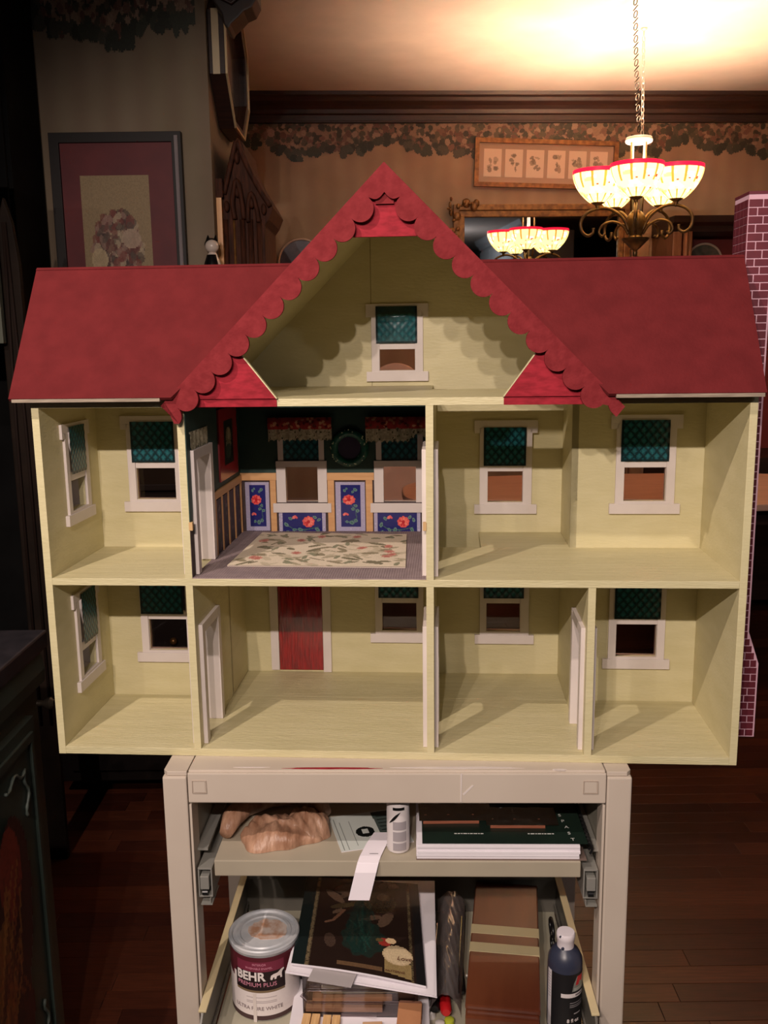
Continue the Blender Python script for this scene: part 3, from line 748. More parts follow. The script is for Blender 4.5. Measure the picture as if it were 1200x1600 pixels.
def at_cart(name, x, y, z, rz=0, rot=None):
    o = empty(name, CW(x, y, z), CROT+rz)
    if rot: o.rotation_euler = (rot[0], rot[1], CROT+rz)
    return o
# paint marks on the cart top
for (x, y, sx, sy, m, z) in ((-.09, .010, .075, .0035, crimson, 0), (.09, .012, .10, .004, white, 0), (-.21, .013, .03, .002, white, 0), (.235, .006, .012, .004, white, 0)):
    mb = MB(); r = random.Random(int(sx*999)); pts = [(x+sx*math.cos(t)*(r.uniform(.7, 1)), y+sy*math.sin(t)*r.uniform(.6, 1)) for t in [2*PI*i/22 for i in range(22)]]
    obj('paint_smear', mb.prism(pts, 'z', .7999, .8003), m, K)
obj('paint_drip', MB().prism([(.0930, .7975), (.0955, .7975), (.0950, .7800), (.0945, .7540), (.0932, .7535), (.0930, .78)], 'y', -.0016, -.0008), white, K)
obj('paint_smear', MB().prism([(.096, .766), (.110, .780), (.112, .779), (.098, .764)], 'y', -.0014, -.0008), white, K)

# ---------------- things on the shelf
ZS = .6597
# green spiral book: pages + cover + comb binding
bk = at_cart('spiral_book', .030, .004, ZS, 0)
tag(bk, 'thick white-paged spiral book with dark green cover lying on the upper shelf', 'book')
wb_, db_ = .243, .175
pg = MB()
for i in range(5):
    z = .0010+i*.0044; o_ = rnd.uniform(-.002, .002); pg.box(o_, wb_-.006+o_, rnd.uniform(-.001, .001), db_, z, z+.0041)
obj('pages', pg, papyr, bk, bevel=.0004)
grn = mat('dark_green_cover', (24, 40, 32), .4, (20, 34, 28), 20)
obj('cover', MB().box(.008, wb_+.006, .004, db_+.002, .0232, .0240), grn, bk)
obj('back_cover', MB().box(-.001, wb_+.004, -.001, db_+.001, -.0002, .0009), mat('brown_back_board', (110, 92, 84), .8), bk)
cb = MB()
for i in range(15):
    y = .010+i*.0112; cb.tube([(wb_+.002+.012*math.cos(a), y, .0125+.0115*math.sin(a)) for a in [PI*.62*(1-k/8)-PI*.25 for k in range(9)]], .0020, 6)
obj('comb_binding', cb, black, bk)
wtx = mat('white_lettering', (206, 206, 200), .6)
for i, ch_ in enumerate('TSAPS'): text('lettering', ch_, .010, wtx, bk, (.226-.002*i, .012+i*.0175, .0242), (0, 0, 0), .00005)
text('lettering', 'Y DOLL HOUSE KIT', .0048, wtx, bk, (.058, .034, .0242), (0, 0, 0), .00005) if False else None
for (x0_, n_) in ((.056, 9), (.165, 8)):
    tb = MB(); r = random.Random(n_)
    x = x0_
    for i in range(n_):
        L = r.uniform(.002, .006); tb.box(x, x+L, .0300, .0318, .0240, .0242); x += L+.0012
    obj('fine_print', tb, wtx, bk)
# two bundles of wooden shims in clear wrap on the book
wd = mat('reddish_cedar_wood', (156, 92, 66), .6, (138, 78, 56), 30, stretch=(1, 12, 12))
clear = glass_mat('clear_wrap', (228, 228, 232), .7, .12)
for k, (bx, by, rz_, bl_, lab) in enumerate(((.040, .062, .02, .085, 'bundle of cedar strips in clear wrap, left one on the green book'), (.141, .050, .0, .082, 'bundle of cedar strips in clear wrap, right one on the green book'))):
    bb = at_cart('wood_bundle', bx, by, ZS+.0242, rz_); tag(bb, lab, 'wood strips', 'wrapped cedar strips on the book')
    for i in range(4): obj('wood_strip', MB().box(0, bl_, i*.012, i*.012+.011, 0, .0045+.0007*(i % 2)), wd, bb, bevel=.0004)
    obj('wrapper', MB().grid(lambda u, v: (-.006+u*(bl_+.026), -.002+v*.054, .0062+.0012*math.sin(u*19)*math.sin(v*13)), 20, 8), clear, bb, smooth='all')
# folded tan satin cloth
cl = at_cart('satin_cloth', -.182, .072, ZS); tag(cl, 'crumpled peach satin cloth bundle on the left of the upper shelf', 'cloth')
satin = mat('peach_satin', (186, 146, 120), .42, (146, 106, 82), 26, stretch=(3, 1, 1), bump=.7, bscale=90)  # paler noise tone paints satin highlights into the cloth colour
def lump(cx, cy, rx, ry, h, seed, fr):
    mb = MB(); r = random.Random(seed); ph = [r.uniform(0, 6) for _ in range(6)]
    def fn(u, v):
        a = 2*PI*u; t = PI*(v)*.5
        k = 1+.10*math.sin(3*a+ph[0])+.06*math.sin(7*a+ph[1]); rr = math.cos(t)
        fold = 1+.05*math.sin(fr*a+4*t+ph[2])
        x, y, z = cx+rx*k*rr*math.cos(a)*fold, cy+ry*k*rr*math.sin(a)*fold, h*math.sin(t)**.8*(1+.10*math.sin(3*a+ph[3]+3*t))
        z += .0016*math.sin(x*420+y*160+2*math.sin(y*90))*math.sin(t*2) 
        return (x, y, max(z, .0004) if v > 0 else .0003)
    mb.grid(fn, 72, 20, closed_u=True); return mb
obj('main_fold', lump(.000, -.004, .060, .046, .026, 3, 3), satin, cl, smooth='all')
obj('corner_fold', lump(.040, .014, .040, .038, .030, 5, 3), satin, cl, smooth='all')
obj('back_roll', MB().tube([(-.078, -.02, .014), (-.075, .012, .020), (-.062, .05, .022), (-.025, .082, .022), (.02, .088, .022), (.055, .07, .022), (.070, .04, .016)], [.010, .016, .018, .018, .017, .015, .008], 14), satin, cl, smooth='all')
# brochure card
bc = at_cart('brochure', -.082, .022, ZS+.0006, .27); tag(bc, 'pale grey brochure with dark round emblem lying by the white tube', 'brochure')
c = Cv(90, 80, (206, 212, 206)); c.ell(.42, .45, .13, .13, (20, 24, 24)); c.rect(.38, .40, .47, .52, (200, 206, 200)); c.poly([(.62, .25), (.94, .25), (.9, .98), (.6, .98)], (70, 82, 78))
for k in range(6): c.line(.66, .34+k*.1, .9, .34+k*.1, .012, (26, 36, 34))
c.line(.05, .03, .05, .9, .006, (120, 124, 120)); c.line(.12, .03, .12, .8, .004, (140, 144, 140)); c.line(.25, .1, .25, .8, .004, (150, 154, 150))
obj('card', MB().box(0, .112, 0, .105, -.0004, .0004), papyr, bc)
obj('printed_face', c.mesh('printed_face', 1, 1, lambda a, b: (a*.112, b*.105, .0006+.004*a*a*0)), prg, bc)
# paper strip over the shelf edge
ps = at_cart('paper_strip', 0, 0, 0); tag(ps, 'white paper strip hanging over the front edge of the upper shelf', 'paper')
path = [(-.020, .075, ZS+.0022), (-.030, .045, ZS+.0020), (-.0385, .010, ZS+.0016), (-.0415, -.004, ZS-.001), (-.0450, -.008, ZS-.014), (-.0555, -.009, .602)]
sp = MB(); wv = .0155
for i, (x, y, z) in enumerate(path): sp.v += [(x-wv, y, z), (x+wv, y, z), (x+wv, y+.0003, z+.0005), (x-wv, y+.0003, z+.0005)]
for i in range(len(path)-1):
    a = i*4
    for j in range(4): sp.f.append((a+j, a+(j+1) % 4, a+4+(j+1) % 4, a+4+j))
sp.f += [(0, 3, 2, 1), (4*len(path)-4, 4*len(path)-3, 4*len(path)-2, 4*len(path)-1)]
obj('strip', sp, mat('bright_white_paper', (240, 232, 240), .7), ps)
obj('pencil_mark', MB().box(-.0400, -.0270, .0150, .0162, ZS+.0024, ZS+.0026), mat('graphite', (80, 76, 78)), ps)
# glue tube (white round bottle, lying upright)
gb = at_cart('glue_bottle', .0025, .0340, ZS); tag(gb, 'white round glue bottle with grey label blocks on the upper shelf', 'bottle')
bw = mat('white_bottle_plastic', (216, 208, 208), .4)
obj('body', MB().lathe([(0, 0), (.0140, 0), (.0165, .002), (.0170, .006), (.0168, .030), (.0172, .040), (.0168, .080), (.0150, .092), (.010, .098), (0, .098)], seg=32), bw, gb, smooth=True)
def cyl_patch(R, a0, a1, z0, z1, seg=14): return MB().grid(lambda u, v: (R*math.cos(a0+(a1-a0)*u), R*math.sin(a0+(a1-a0)*u), z0+(z1-z0)*v), seg, 1)
gl = mat('grey_label_block', (158, 150, 154), .6)
for z0_, z1_ in ((.006, .018), (.021, .036), (.039, .052)): obj('label_block', cyl_patch(.0175, -PI/2-.45, -PI/2+.75, z0_, z1_), gl, gb, smooth='all')
obj('cap_print', cyl_patch(.0172, -PI/2-.45, -PI/2+.6, .0700, .0745), black, gb)
obj('leaf_mark', MB().grid(lambda u, v: (.0176*math.cos(-PI/2-.85+1.1*u), .0176*math.sin(-PI/2-.85+1.1*u), .048+u*.020+(v-.5)*.006*math.sin(PI*u)), 12, 2), black, gb)

# ---------------- things in the drawer
ZD = .3537
# paint can
can = at_cart('paint_can', -.2165, .100, ZD); tag(can, 'quart can of white interior paint with spattered metal lid in the left of the drawer', 'paint can')
R = .0545; CH = .1235
tin = mat('paint_smeared_tin', (190, 192, 194), .35, (150, 152, 156), 30, metal=.35)
obj('body', MB().lathe([(0, .001), (R-.001, .001), (R, .003), (R, CH-.006)], seg=64), tin, can, smooth=True)
lidm = mat('paint_coated_lid', (206, 206, 208), .4, (176, 180, 186), 24, metal=.1, stretch=(1, 1, 1))
obj('lid', MB().lathe([(R, CH-.008), (R+.0022, CH-.006), (R+.0022, CH-.001), (R+.0005, CH+.0008), (R-.003, CH+.0004), (R-.005, CH-.003), (R-.010, CH-.003), (R-.0115, CH-.0012), (R-.016, CH-.0010), (R-.018, CH-.0026), (R-.022, CH-.0024), (0, CH-.0024)], seg=64), lidm, can, smooth=True)
mb = MB(); r = random.Random(3)
pts = [(.006+(.031+r.uniform(-.003, .003))*math.cos(t), .004+(.026+r.uniform(-.003, .004))*math.sin(t)) for t in [2*PI*i/28 for i in range(28)]]
obj('rust_stain', mb.prism(pts, 'z', CH-.0026, CH-.0016), mat('dried_paint_stain', (176, 132, 104), .8, (206, 190, 180), 70), can)
NU, NV = 190, 84
c = Cv(NU, NV, (226, 216, 214))
def ax(a): return a/(PI)      # label spans half the can seen from the front
c.rect(0, .60, 1, 1, (84, 22, 34)); c.ell(.47, .60, .30, .10, (226, 216, 214)) if False else None
c.poly([(0, .56), (.22, .50), (.22, .66), (0, .68)], (226, 216, 214)); c.poly([(.78, .50), (1, .58), (1, .70), (.78, .66)], (226, 216, 214))
c.rect(.20, .44, .78, 1, (226, 216, 214)); c.rect(0, .70, 1, 1, (84, 22, 34)); c.poly([(0, .70), (.2, .60), (.2, .75), (0, .80)], (84, 22, 34)); c.poly([(.8, .60), (1, .70), (1, .8), (.8, .75)], (84, 22, 34))
c.rect(.26, .76, .74, .93, (118, 40, 62)); c.rect(.235, .475, .755, .775, (30, 12, 16)); c.rect(.24, .445, .75, .478, (122, 102, 76))
c.rect(0, .00, 1, .075, (74, 52, 52))
for y in (.36, .30, .27): c.rect(.36, y, .66, y+.012, (176, 164, 166))
c.rect(.42, .115, .56, .125, (186, 176, 176)); c.noise(.03, 5)
lab = c.mesh('label', 1, 1, lambda u, v: ((R+.0004)*math.cos(-PI/2-1.5+3.0*u), (R+.0004)*math.sin(-PI/2-1.5+3.0*u), .003+v*(CH-.014)))
lo = obj('label', lab, pr, can)
cw = mat('white_can_lettering', (226, 216, 214), .6); cgy = mat('grey_can_lettering', (120, 104, 106), .6); cpk = mat('pink_can_lettering', (200, 130, 150), .6)
def cant(s, size, m, a0, z, sx=1, bold=0): return text('lettering', s, size, m, lo, (0, 0, 0), cyl=(R+.0007, -PI/2-1.5+3.0*a0, z), sx=sx, bold=bold)
cant('BEHR', .0205, cw, .255, .0725, 1.0, .0006); cant('PREMIUM PLUS', .0098, cpk, .262, .0620, 1.03)
cant('INTERIOR', .0050, cpk, .43, .0985, 1.0); cant('WASHABLE ENAMEL', .0048, cpk, .36, .0920, 1.0)
cant('ULTRA PURE WHITE', .0088, cgy, .225, .0205, 1.02)
bear = [(0, .2), (.05, .5), (.2, .62), (.5, .68), (.62, .80), (.78, .95), (.95, 1.0), (1.0, .88), (.92, .78), (.85, .70), (.80, .50), (.82, .05), (.70, .05), (.66, .32), (.45, .30), (.40, .05), (.28, .05), (.27, .28), (.18, .25), (.15, .05), (.03, .05)]
bmh = MB(); a0 = -PI/2-1.5+3.0*.600
bmh.v = [((R+.0008)*math.cos(a0+x*.0235/R), (R+.0008)*math.sin(a0+x*.0235/R), .0718+y*.0165) for x, y in bear]; bmh.f = [tuple(range(len(bear)))]
obj('bear_emblem', bmh, cw, lo, fix=False)
obj('paint_drip', cyl_patch(R+.0011, -PI/2-.22, -PI/2-.12, .0, .052, 3), white, can)
# dark blue green side of magazine + stack of papers
mg = at_cart('magazine', 0, 0, 0); tag(mg, 'dark covered magazine with cream oval title lying on the papers in the drawer', 'magazine')
MBL, MBR, MTR, MTL = Vector((-.1640, .030, .4680)), Vector((.0420, -.018, .4670)), Vector((.0320, .235, .4720)), Vector((-.1630, .255, .4730))
def mfn(off):
    def f(u, v):
        p = (MBL*(1-u)+MBR*u)*(1-v)+(MTL*(1-u)+MTR*u)*v; return (p.x, p.y, p.z+off+.004*math.sin(PI*u)*(1-v))
    return f
c = Cv(120, 130, (40, 28, 24)); r = random.Random(9)
c.rect(0, 0, .10, 1, (24, 34, 34)); c.rect(.93, 0, 1, 1, (26, 26, 28))
for y in np.linspace(0, 1, 60):
    c.ell(.115, y, .016, .009, (112, 98, 74)); c.ell(.905, y, .012, .008, (92, 80, 58))
for k in range(26): c.ell(r.uniform(.2, .85), r.uniform(.55, 1), r.uniform(.04, .12), r.uniform(.02, .05), r.choice(((96, 76, 62), (66, 48, 40), (80, 68, 46), (120, 96, 78))), r.uniform(0, 3), .6)
c.ell(.5, .42, .11, .26, (22, 46, 42), 0, .7, .1); c.ell(.53, .34, .17, .2, (24, 52, 46), 0, .6, .15); c.ell(.52, .66, .08, .12, (20, 40, 36), 0, .7)
for k in range(30): c.line(.5+r.uniform(-.12, .14), r.uniform(.2, .6), .5+r.uniform(-.06, .08), r.uniform(.3, .75), .008, r.choice(((34, 66, 58), (18, 36, 34), (44, 52, 44))), .5)
c.line(.36, .62, .28, .5, .014, (110, 78, 60)); c.line(.28, .5, .22, .47, .010, (116, 84, 66))
c.ell(.27, .28, .045, .08, (84, 66, 56), .2, .6); c.ell(.66, .75, .14, .13, (78, 64, 42), 0, .5)
c.rect(.34, .05, .68, .085, (120, 92, 66), .7)
c.poly([(.70, .05), (.90, .02), (.90, .15), (.70, .17)], (150, 128, 86)); c.ell(.80, .22, .115, .10, (196, 172, 136)); c.ell(.80, .22, .105, .088, (208, 186, 150))
c.ell(.70, .33, .05, .045, (150, 52, 44)); c.ell(.75, .35, .04, .03, (210, 180, 140)); c.ell(.66, .345, .03, .02, (96, 80, 50)); c.noise(.12, 3)
obj('cover_print', c.mesh('cover_print', 1, 1, mfn(.0016)), prg, mg)
mb = MB(); f0, f1 = mfn(.0013), mfn(-.0020)
mb.grid(f0, 16, 16); mb2 = MB().grid(lambda u, v: f1(u, v), 16, 16); n = len(mb.v); mb.v += mb2.v; mb.f += [tuple(n+i for i in reversed(q)) for q in mb2.f]
N = 17
for i in range(16):
    mb.f += [(i, i+1, n+i+1, n+i), (N*16+i, n+N*16+i, n+N*16+i+1, N*16+i+1), (i*N, n+i*N, n+(i+1)*N, (i+1)*N), (i*N+16, (i+1)*N+16, n+(i+1)*N+16, n+i*N+16)]
obj('pages', mb, papyr, mg)
import mathutils
dl = text('lettering', 'Love', .012, mat('brown_print_ink', (90, 44, 30)), mg, (-.0020, .0300, .4765), (0, 0, -.2), .0001)
text('lettering', 'PATTERNS', .0065, bpy.data.materials['brown_print_ink'], mg, (-.0200, .0060, .4752), (0, 0, -.22), .0001)
# loose paper sheets under the magazine
pp = at_cart('paper_stack', 0, 0, 0); tag(pp, 'white paper sheets sticking out beneath the dark magazine', 'papers')
def sheet(P, z, name='sheet'): return obj(name, MB().prism(P, 'z', z, z+.0008), papyr, pp)
for i, (dx, dz) in enumerate(((0, 0), (.003, -.0013), (-.002, -.0026), (.004, -.004))):
    sheet([(-.170+dx, .022+dx), (.054+dx, -.030), (.062, .262), (-.160, .262)], .4620+dz)
tg = at_cart('paper_tag', -.1330, .0040, .4665, -.22); tag(tg, 'grey paper tag sticking out at the lower edge of the magazine', 'tag')
obj('tag_sheet', MB().box(0, .068, -.010, .030, .0, .0009), mat('grey_card', (168, 160, 160), .8), tg)
# translucent plastic bin under the magazine with sticks and pens
bn = at_cart('plastic_bin', 0, 0, 0); tag(bn, 'clear plastic bin of craft odds beneath the papers in the drawer', 'bin')
clearp = glass_mat('clear_plastic', (238, 232, 234), .9, .1)
bx0, bx1, by0, by1, bz0, bz1 = -.148, .030, .030, .250, .3765, .4555
nb_ = MB().box(bx0, bx1, by0, by0+.002, bz0, bz1).box(bx0, bx1, by1-.002, by1, bz0, bz1).box(bx0, bx0+.002, by0, by1, bz0, bz1).box(bx1-.002, bx1, by0, by1, bz0, bz1).box(bx0, bx1, by0, by1, bz0, bz0+.002)
obj('bin_walls', nb_, clearp, bn)
rim = [(bx0-.003, by0-.004, bz1), (bx1+.003, by0-.004, bz1), (bx1+.003, by1+.004, bz1), (bx0-.003, by1+.004, bz1)]
obj('bin_rim', MB().tube(rim, .0022, 6, True), clearp, bn)
lbl = obj('bin_foot', MB().tube([(-.140, by0-.003, .404), (.020, by0-.003, .404), (.030, by0-.003, .415), (.020, by0-.003, .426), (-.140, by0-.003, .426), (-.150, by0-.003, .415)], .0018, 6, True), clearp, bn)
colr = [(226, 190, 146), (214, 176, 128), (84, 112, 126), (170, 180, 150), (214, 120, 78), (200, 100, 66)]
for k, (x0_, z_, L, ry_) in enumerate(((-.145, .380, .120, .0), (-.135, .388, .125, .04), (-.10, .400, .10, -.05), (-.12, .412, .13, .02), (-.13, .424, .09, 0), (-.06, .434, .08, .05))):
    st_ = empty('craft_stick', CW(x0_, by0+.006+.010*(k % 3), z_), CROT); st_.rotation_euler = (0, 0, CROT+ry_)
    tag(st_, ('cream', 'pale wood', 'slate blue', 'grey green', 'orange brown', 'rust red')[k]+' craft stick inside the clear plastic bin', 'craft stick', 'craft sticks in the bin')
    obj('stick', MB().box(0, L, 0, .016, 0, .0080), mat('craft_stick_%s' % ('red', 'wood', 'blue', 'green', 'orange', 'violet')[k], colr[k], .6), st_, bevel=.001)
np_ = at_cart('notepad', 0, 0, 0); tag(np_, 'thick white notepad lying under the clear bin and the pegs', 'notepad')
obj('pad', MB().box(-.168, .048, -.072, .26, ZD, .3760), papyr, np_, bevel=.001)
# pale wooden clothes pegs / blocks lying below the bin
pin = mat('pine_wood', (226, 184, 130), .6, (206, 160, 106), 30, stretch=(12, 1, 1))
for k, (x0_, y0_, L, rz_, lab) in enumerate(((-.150, -.046, .072, -.04, 'left pale pine clothes peg lying in the drawer front'), (-.117, -.047, .070, -.02, 'right pale pine clothes peg lying in the drawer front'))):
    cpn = at_cart('clothes_peg', x0_, y0_, .3764, rz_); tag(cpn, lab, 'clothes peg')
    obj('peg_half', MB().box(0, .0125, 0, L, 0, .010), pin, cpn, bevel=.001); obj('peg_half', MB().box(.0140, .0265, 0, L, 0, .010), pin, cpn, bevel=.001)
    obj('spring', MB().tube([(-.001, .018, .0105), (.0275, .018, .0105)], .0016, 8), steel, cpn)
for k, (x0_, y0_, rz_, c0, c1_, lab) in enumerate(((-.004, -.048, -.06, (170, 116, 80), (188, 132, 92), 'tan folded kraft envelope in the drawer front'), (-.052, -.044, .05, (214, 176, 140), (200, 160, 124), 'pale wood block between the peg and the envelope'))):
    kb = at_cart('wood_block' if k else 'kraft_envelope', x0_, y0_, .3764, rz_); tag(kb, lab, 'block' if k else 'envelope')
    mkb = mat('kraft_tone_%s' % ('a', 'b')[k], c0, .7, c1_, 20)
    if k: obj('block_body', MB().box(0, .030, 0, .050, 0, .012), mkb, kb, bevel=.001)
    else:
        obj('body', MB().box(0, .036, 0, .074, 0, .030), mkb, kb, bevel=.001); obj('flap', MB().prism([(0, .074), (.036, .074), (.034, .078), (.002, .078)], 'z', .026, .0305), mat('kraft_flap', (124, 84, 64), .8), kb)
pc2 = at_cart('paper_sheet', -.086, -.046, .3762, .04); tag(pc2, 'white sheet of paper lying flat in the drawer front', 'paper'); obj('sheet', MB().box(0, .055, 0, .09, 0, .0004), papyr, pc2)
# clear bags with paint tubes and markers
gloss = glass_mat('crinkled_clear_bag', (200, 194, 200), .55, .16)
_nt = gloss.node_tree; _df = _nt.nodes.new('ShaderNodeBsdfDiffuse'); _df.inputs[0].default_value = (*lin((190, 178, 176)), 1)
_mx = _nt.nodes.new('ShaderNodeMixShader'); _mx.inputs[0].default_value = .22; _o = _nt.nodes['Material Output']
_nt.links.new(_o.inputs[0].links[0].from_socket, _mx.inputs[1]); _nt.links.new(_df.outputs[0], _mx.inputs[2]); _nt.links.new(_mx.outputs[0], _o.inputs[0])
bg = at_cart('clear_bag', 0, 0, 0); tag(bg, 'crinkled clear plastic bag between the magazine and the cigar-brown box', 'bag')
def bagfn(u, v):
    x = .046+u*.050+v*.022; y = .020+v*.27; z = .3850+.040*math.sin(PI*min(1, u*1.0))**.6*(1-.3*v)+.0012*math.sin(u*21+v*13)*math.sin(v*31+u*4)
    return (x, y, z+.012*v)
obj('bag_film', MB().grid(bagfn, 40, 60), gloss, bg, smooth='all')
obj('bag_seam', MB().tube([bagfn(.06, .02), bagfn(.06, .4), bagfn(.06, .75)], .0012, 6).tube([bagfn(.9, .1), bagfn(.88, .4), bagfn(.9, .8)], .0015, 6), clear, bg)
def marker(x, y, z, L, r0, cbody, ccap, lab, rz_):
    m_ = at_cart('marker', x, y, z, 0, (-.10, 0, rz_) if False else None); m_.rotation_euler = (0, 0, CROT+rz_); tag(m_, lab, 'marker')
    obj('barrel', MB().tube([(0, .03, 0), (0, L, 0)], r0, 14), cbody, m_, smooth=True)
    obj('cap', MB().tube([(0, -.004, 0), (0, 0, 0), (0, .030, 0)], [r0*.7, r0*1.05, r0*1.08], 14), ccap, m_, smooth=True); return m_
redp = mat('red_cap_plastic', (196, 28, 34), .3); dkp = mat('dark_ink_plastic', (40, 34, 40), .3); violet = mat('violet_plastic', (56, 44, 76), .35)
marker(.0740, .045, .3760, .150, .0085, dkp, redp, 'red capped marker in the clear bag', .05)
marker(.0560, .055, .3740, .120, .0085, violet, black, 'black capped violet marker in the clear bag', .02)
marker(.1020, .090, .3760, .170, .0050, dkp, black, 'thin black pen along the side of the brown box', .0)
for k, (x, y, col, lab) in enumerate(((.034, .066, (220, 214, 210), 'left white bead cap in front of the clear bag'), (.048, .041, (226, 220, 216), 'middle white bead cap in front of the clear bag'), (.063, .049, (186, 196, 60), 'yellow green cap among the white caps'), (.074, .030, (216, 210, 208), 'right white bead cap in front of the clear bag'), (.034, .090, (206, 200, 200), 'rear white bead cap against the papers'))):
    q = at_cart('bottle_cap', x+.016, y-.006, ZD); tag(q, lab, 'cap')
    obj('cap_shell', MB().lathe([(0, .012), (.005, .0118), (.0075, .010), (.0082, .004), (.0082, 0), (0, 0)], seg=18), mat('cap_plastic_%s' % 'abcde'[k], col, .35), q, smooth=True)
# brown wooden box with two cream bands
bxx = at_cart('wooden_box', .1750, .150, ZD, -.118); tag(bxx, 'long reddish-brown lacquered box with two cream bands', 'box')
lac = mat('red_brown_lacquer', (104, 56, 34), .34, (82, 38, 22), 5, coat=.3, stretch=(4, .6, 1))
pts = [(-.170, 0), (.200, 0), (.200, .058), (-.150, .058), (-.170, .050)]
def bxp(y0_, y1_, z1_, ex=0): return MB().prism([(-.0555-ex, 0), (.0555+ex, 0), (.0555+ex, z1_), (-.0555-ex, z1_)], 'y', y0_, y1_)
obj('box_body', bxp(-.165, .176, .0560), lac, bxx, bevel=.003)
obj('box_lid', bxp(-.163, .20, .0600).box(-.0545, .0545, -.16, .19, .0600, .0610) if False else MB().box(-.0565, .0565, -.150, .177, .0560, .0640), lac, bxx, bevel=.002)
bandm = mat('cream_paper_band', (196, 182, 142), .7)
for y0_ in (-.024, .024): 
    obj('band', MB().box(-.0573, .0573, y0_, y0_+.024, .0400, .0648), bandm, bxx, bevel=.0006)
obj('clasp', MB().ball((-.0585, -.060, .045), .003, 8, 6), steel, bxx)
# craft paint bottle
pb = at_cart('paint_bottle', .2570, .046, ZD); tag(pb, 'dark blue craft paint bottle with white flip cap at the right of the drawer', 'bottle')
R2 = .0265
blu = mat('navy_paint_bottle', (48, 52, 70), .35)
obj('body', MB().lathe([(0, 0), (R2-.003, 0), (R2-.0005, .003), (R2, .010), (R2, .113), (R2-.001, .121), (R2-.006, .131), (R2-.013, .137), (.0120, .139), (0, .139)], seg=48), blu, pb, smooth=True)
cpw = mat('white_cap_plastic', (226, 218, 224), .35)
obj('cap', MB().lathe([(.0128, .137), (.0132, .150), (.0140, .1515), (.0142, .159), (.0130, .1615), (0, .162)], seg=32), cpw, pb, smooth=True)
obj('paint_spot', MB().ball((-.0095, -.0100, .1590), .0022, 8, 6, (1, .5, 1)), blu, pb); obj('paint_spot', MB().ball((-.0060, -.0120, .1405), .0026, 8, 6, (1, .5, 1)), blu, pb)
c = Cv(120, 100, (18, 16, 20)); c.rect(0, 0, .13, 1, (206, 200, 204))
for k in range(9): c.rect(.02, .93-k*.05, .11, .945-k*.05, (150, 140, 150))
c.poly([(.60, .70), (.64, .84), (.72, .95), (.95, .95), (.95, .70)], (120, 122, 116)); c.poly([(.68, .80), (.73, .95), (.9, .95), (.88, .83), (.8, .86), (.76, .8)], (176, 30, 42)); c.rect(.64, .71, .92, .76, (150, 152, 146)); c.rect(.37, .60, .93, .675, (214, 206, 206)); c.rect(.68, .625, .88, .65, (120, 112, 116))
for y in (.50, .46, .43): c.rect(.56, y, .92, y+.012, (150, 144, 148))
c.rect(.66, .30, .84, .325, (160, 154, 158)); c.noise(.04, 2)
lb2 = obj('label', c.mesh('label', 1, 1, lambda u, v: ((R2+.0003)*math.cos(-PI/2-1.35+2.7*u), (R2+.0003)*math.sin(-PI/2-1.35+2.7*u), .008+v*.098)), pr, pb)
text('lettering', '8 fl oz', .0085, cw, lb2, (0, 0, 0), cyl=(R2+.0006, -PI/2-1.35+2.7*.50, .0245))
# scissors / small black tools beside the brown box
sc_ = at_cart('scissors', .2560, .130, ZD+.001); sc_.rotation_euler = (.10, 0, CROT); tag(sc_, 'black handled scissors standing against the side of the brown box', 'scissors')
obj('blade', MB().prism([(-.09, .048), (.05, .060), (.05, .066), (-.088, .052)], 'x', -.0008, .0008), steel, sc_)
obj('handle', MB().tube([(.001, .055+.018*math.cos(t), .070+.012*math.sin(t)) for t in [2*PI*i/18 for i in range(18)]], .0030, 8, True), black, sc_, smooth='all')
obj('handle', MB().tube([(.001, .035+.018*math.cos(t), .050+.012*math.sin(t)) for t in [2*PI*i/18 for i in range(18)]], .0030, 8, True), black, sc_, smooth='all')

# ================================================================== LEFT CABINET
cg = mat('dark_green_cabinet_paint', (44, 54, 48), .45, (38, 46, 42), 8)
cgl = mat('worn_green_edge', (70, 78, 72), .5)
ct = mat('dark_slate_counter', (52, 48, 52), .25, (40, 38, 42), 30)
G = empty('green_cabinet', (-.62, 1.600, 0)); tag(G, 'dark green painted cabinet with carved door and rooster painting at the left', 'cabinet')
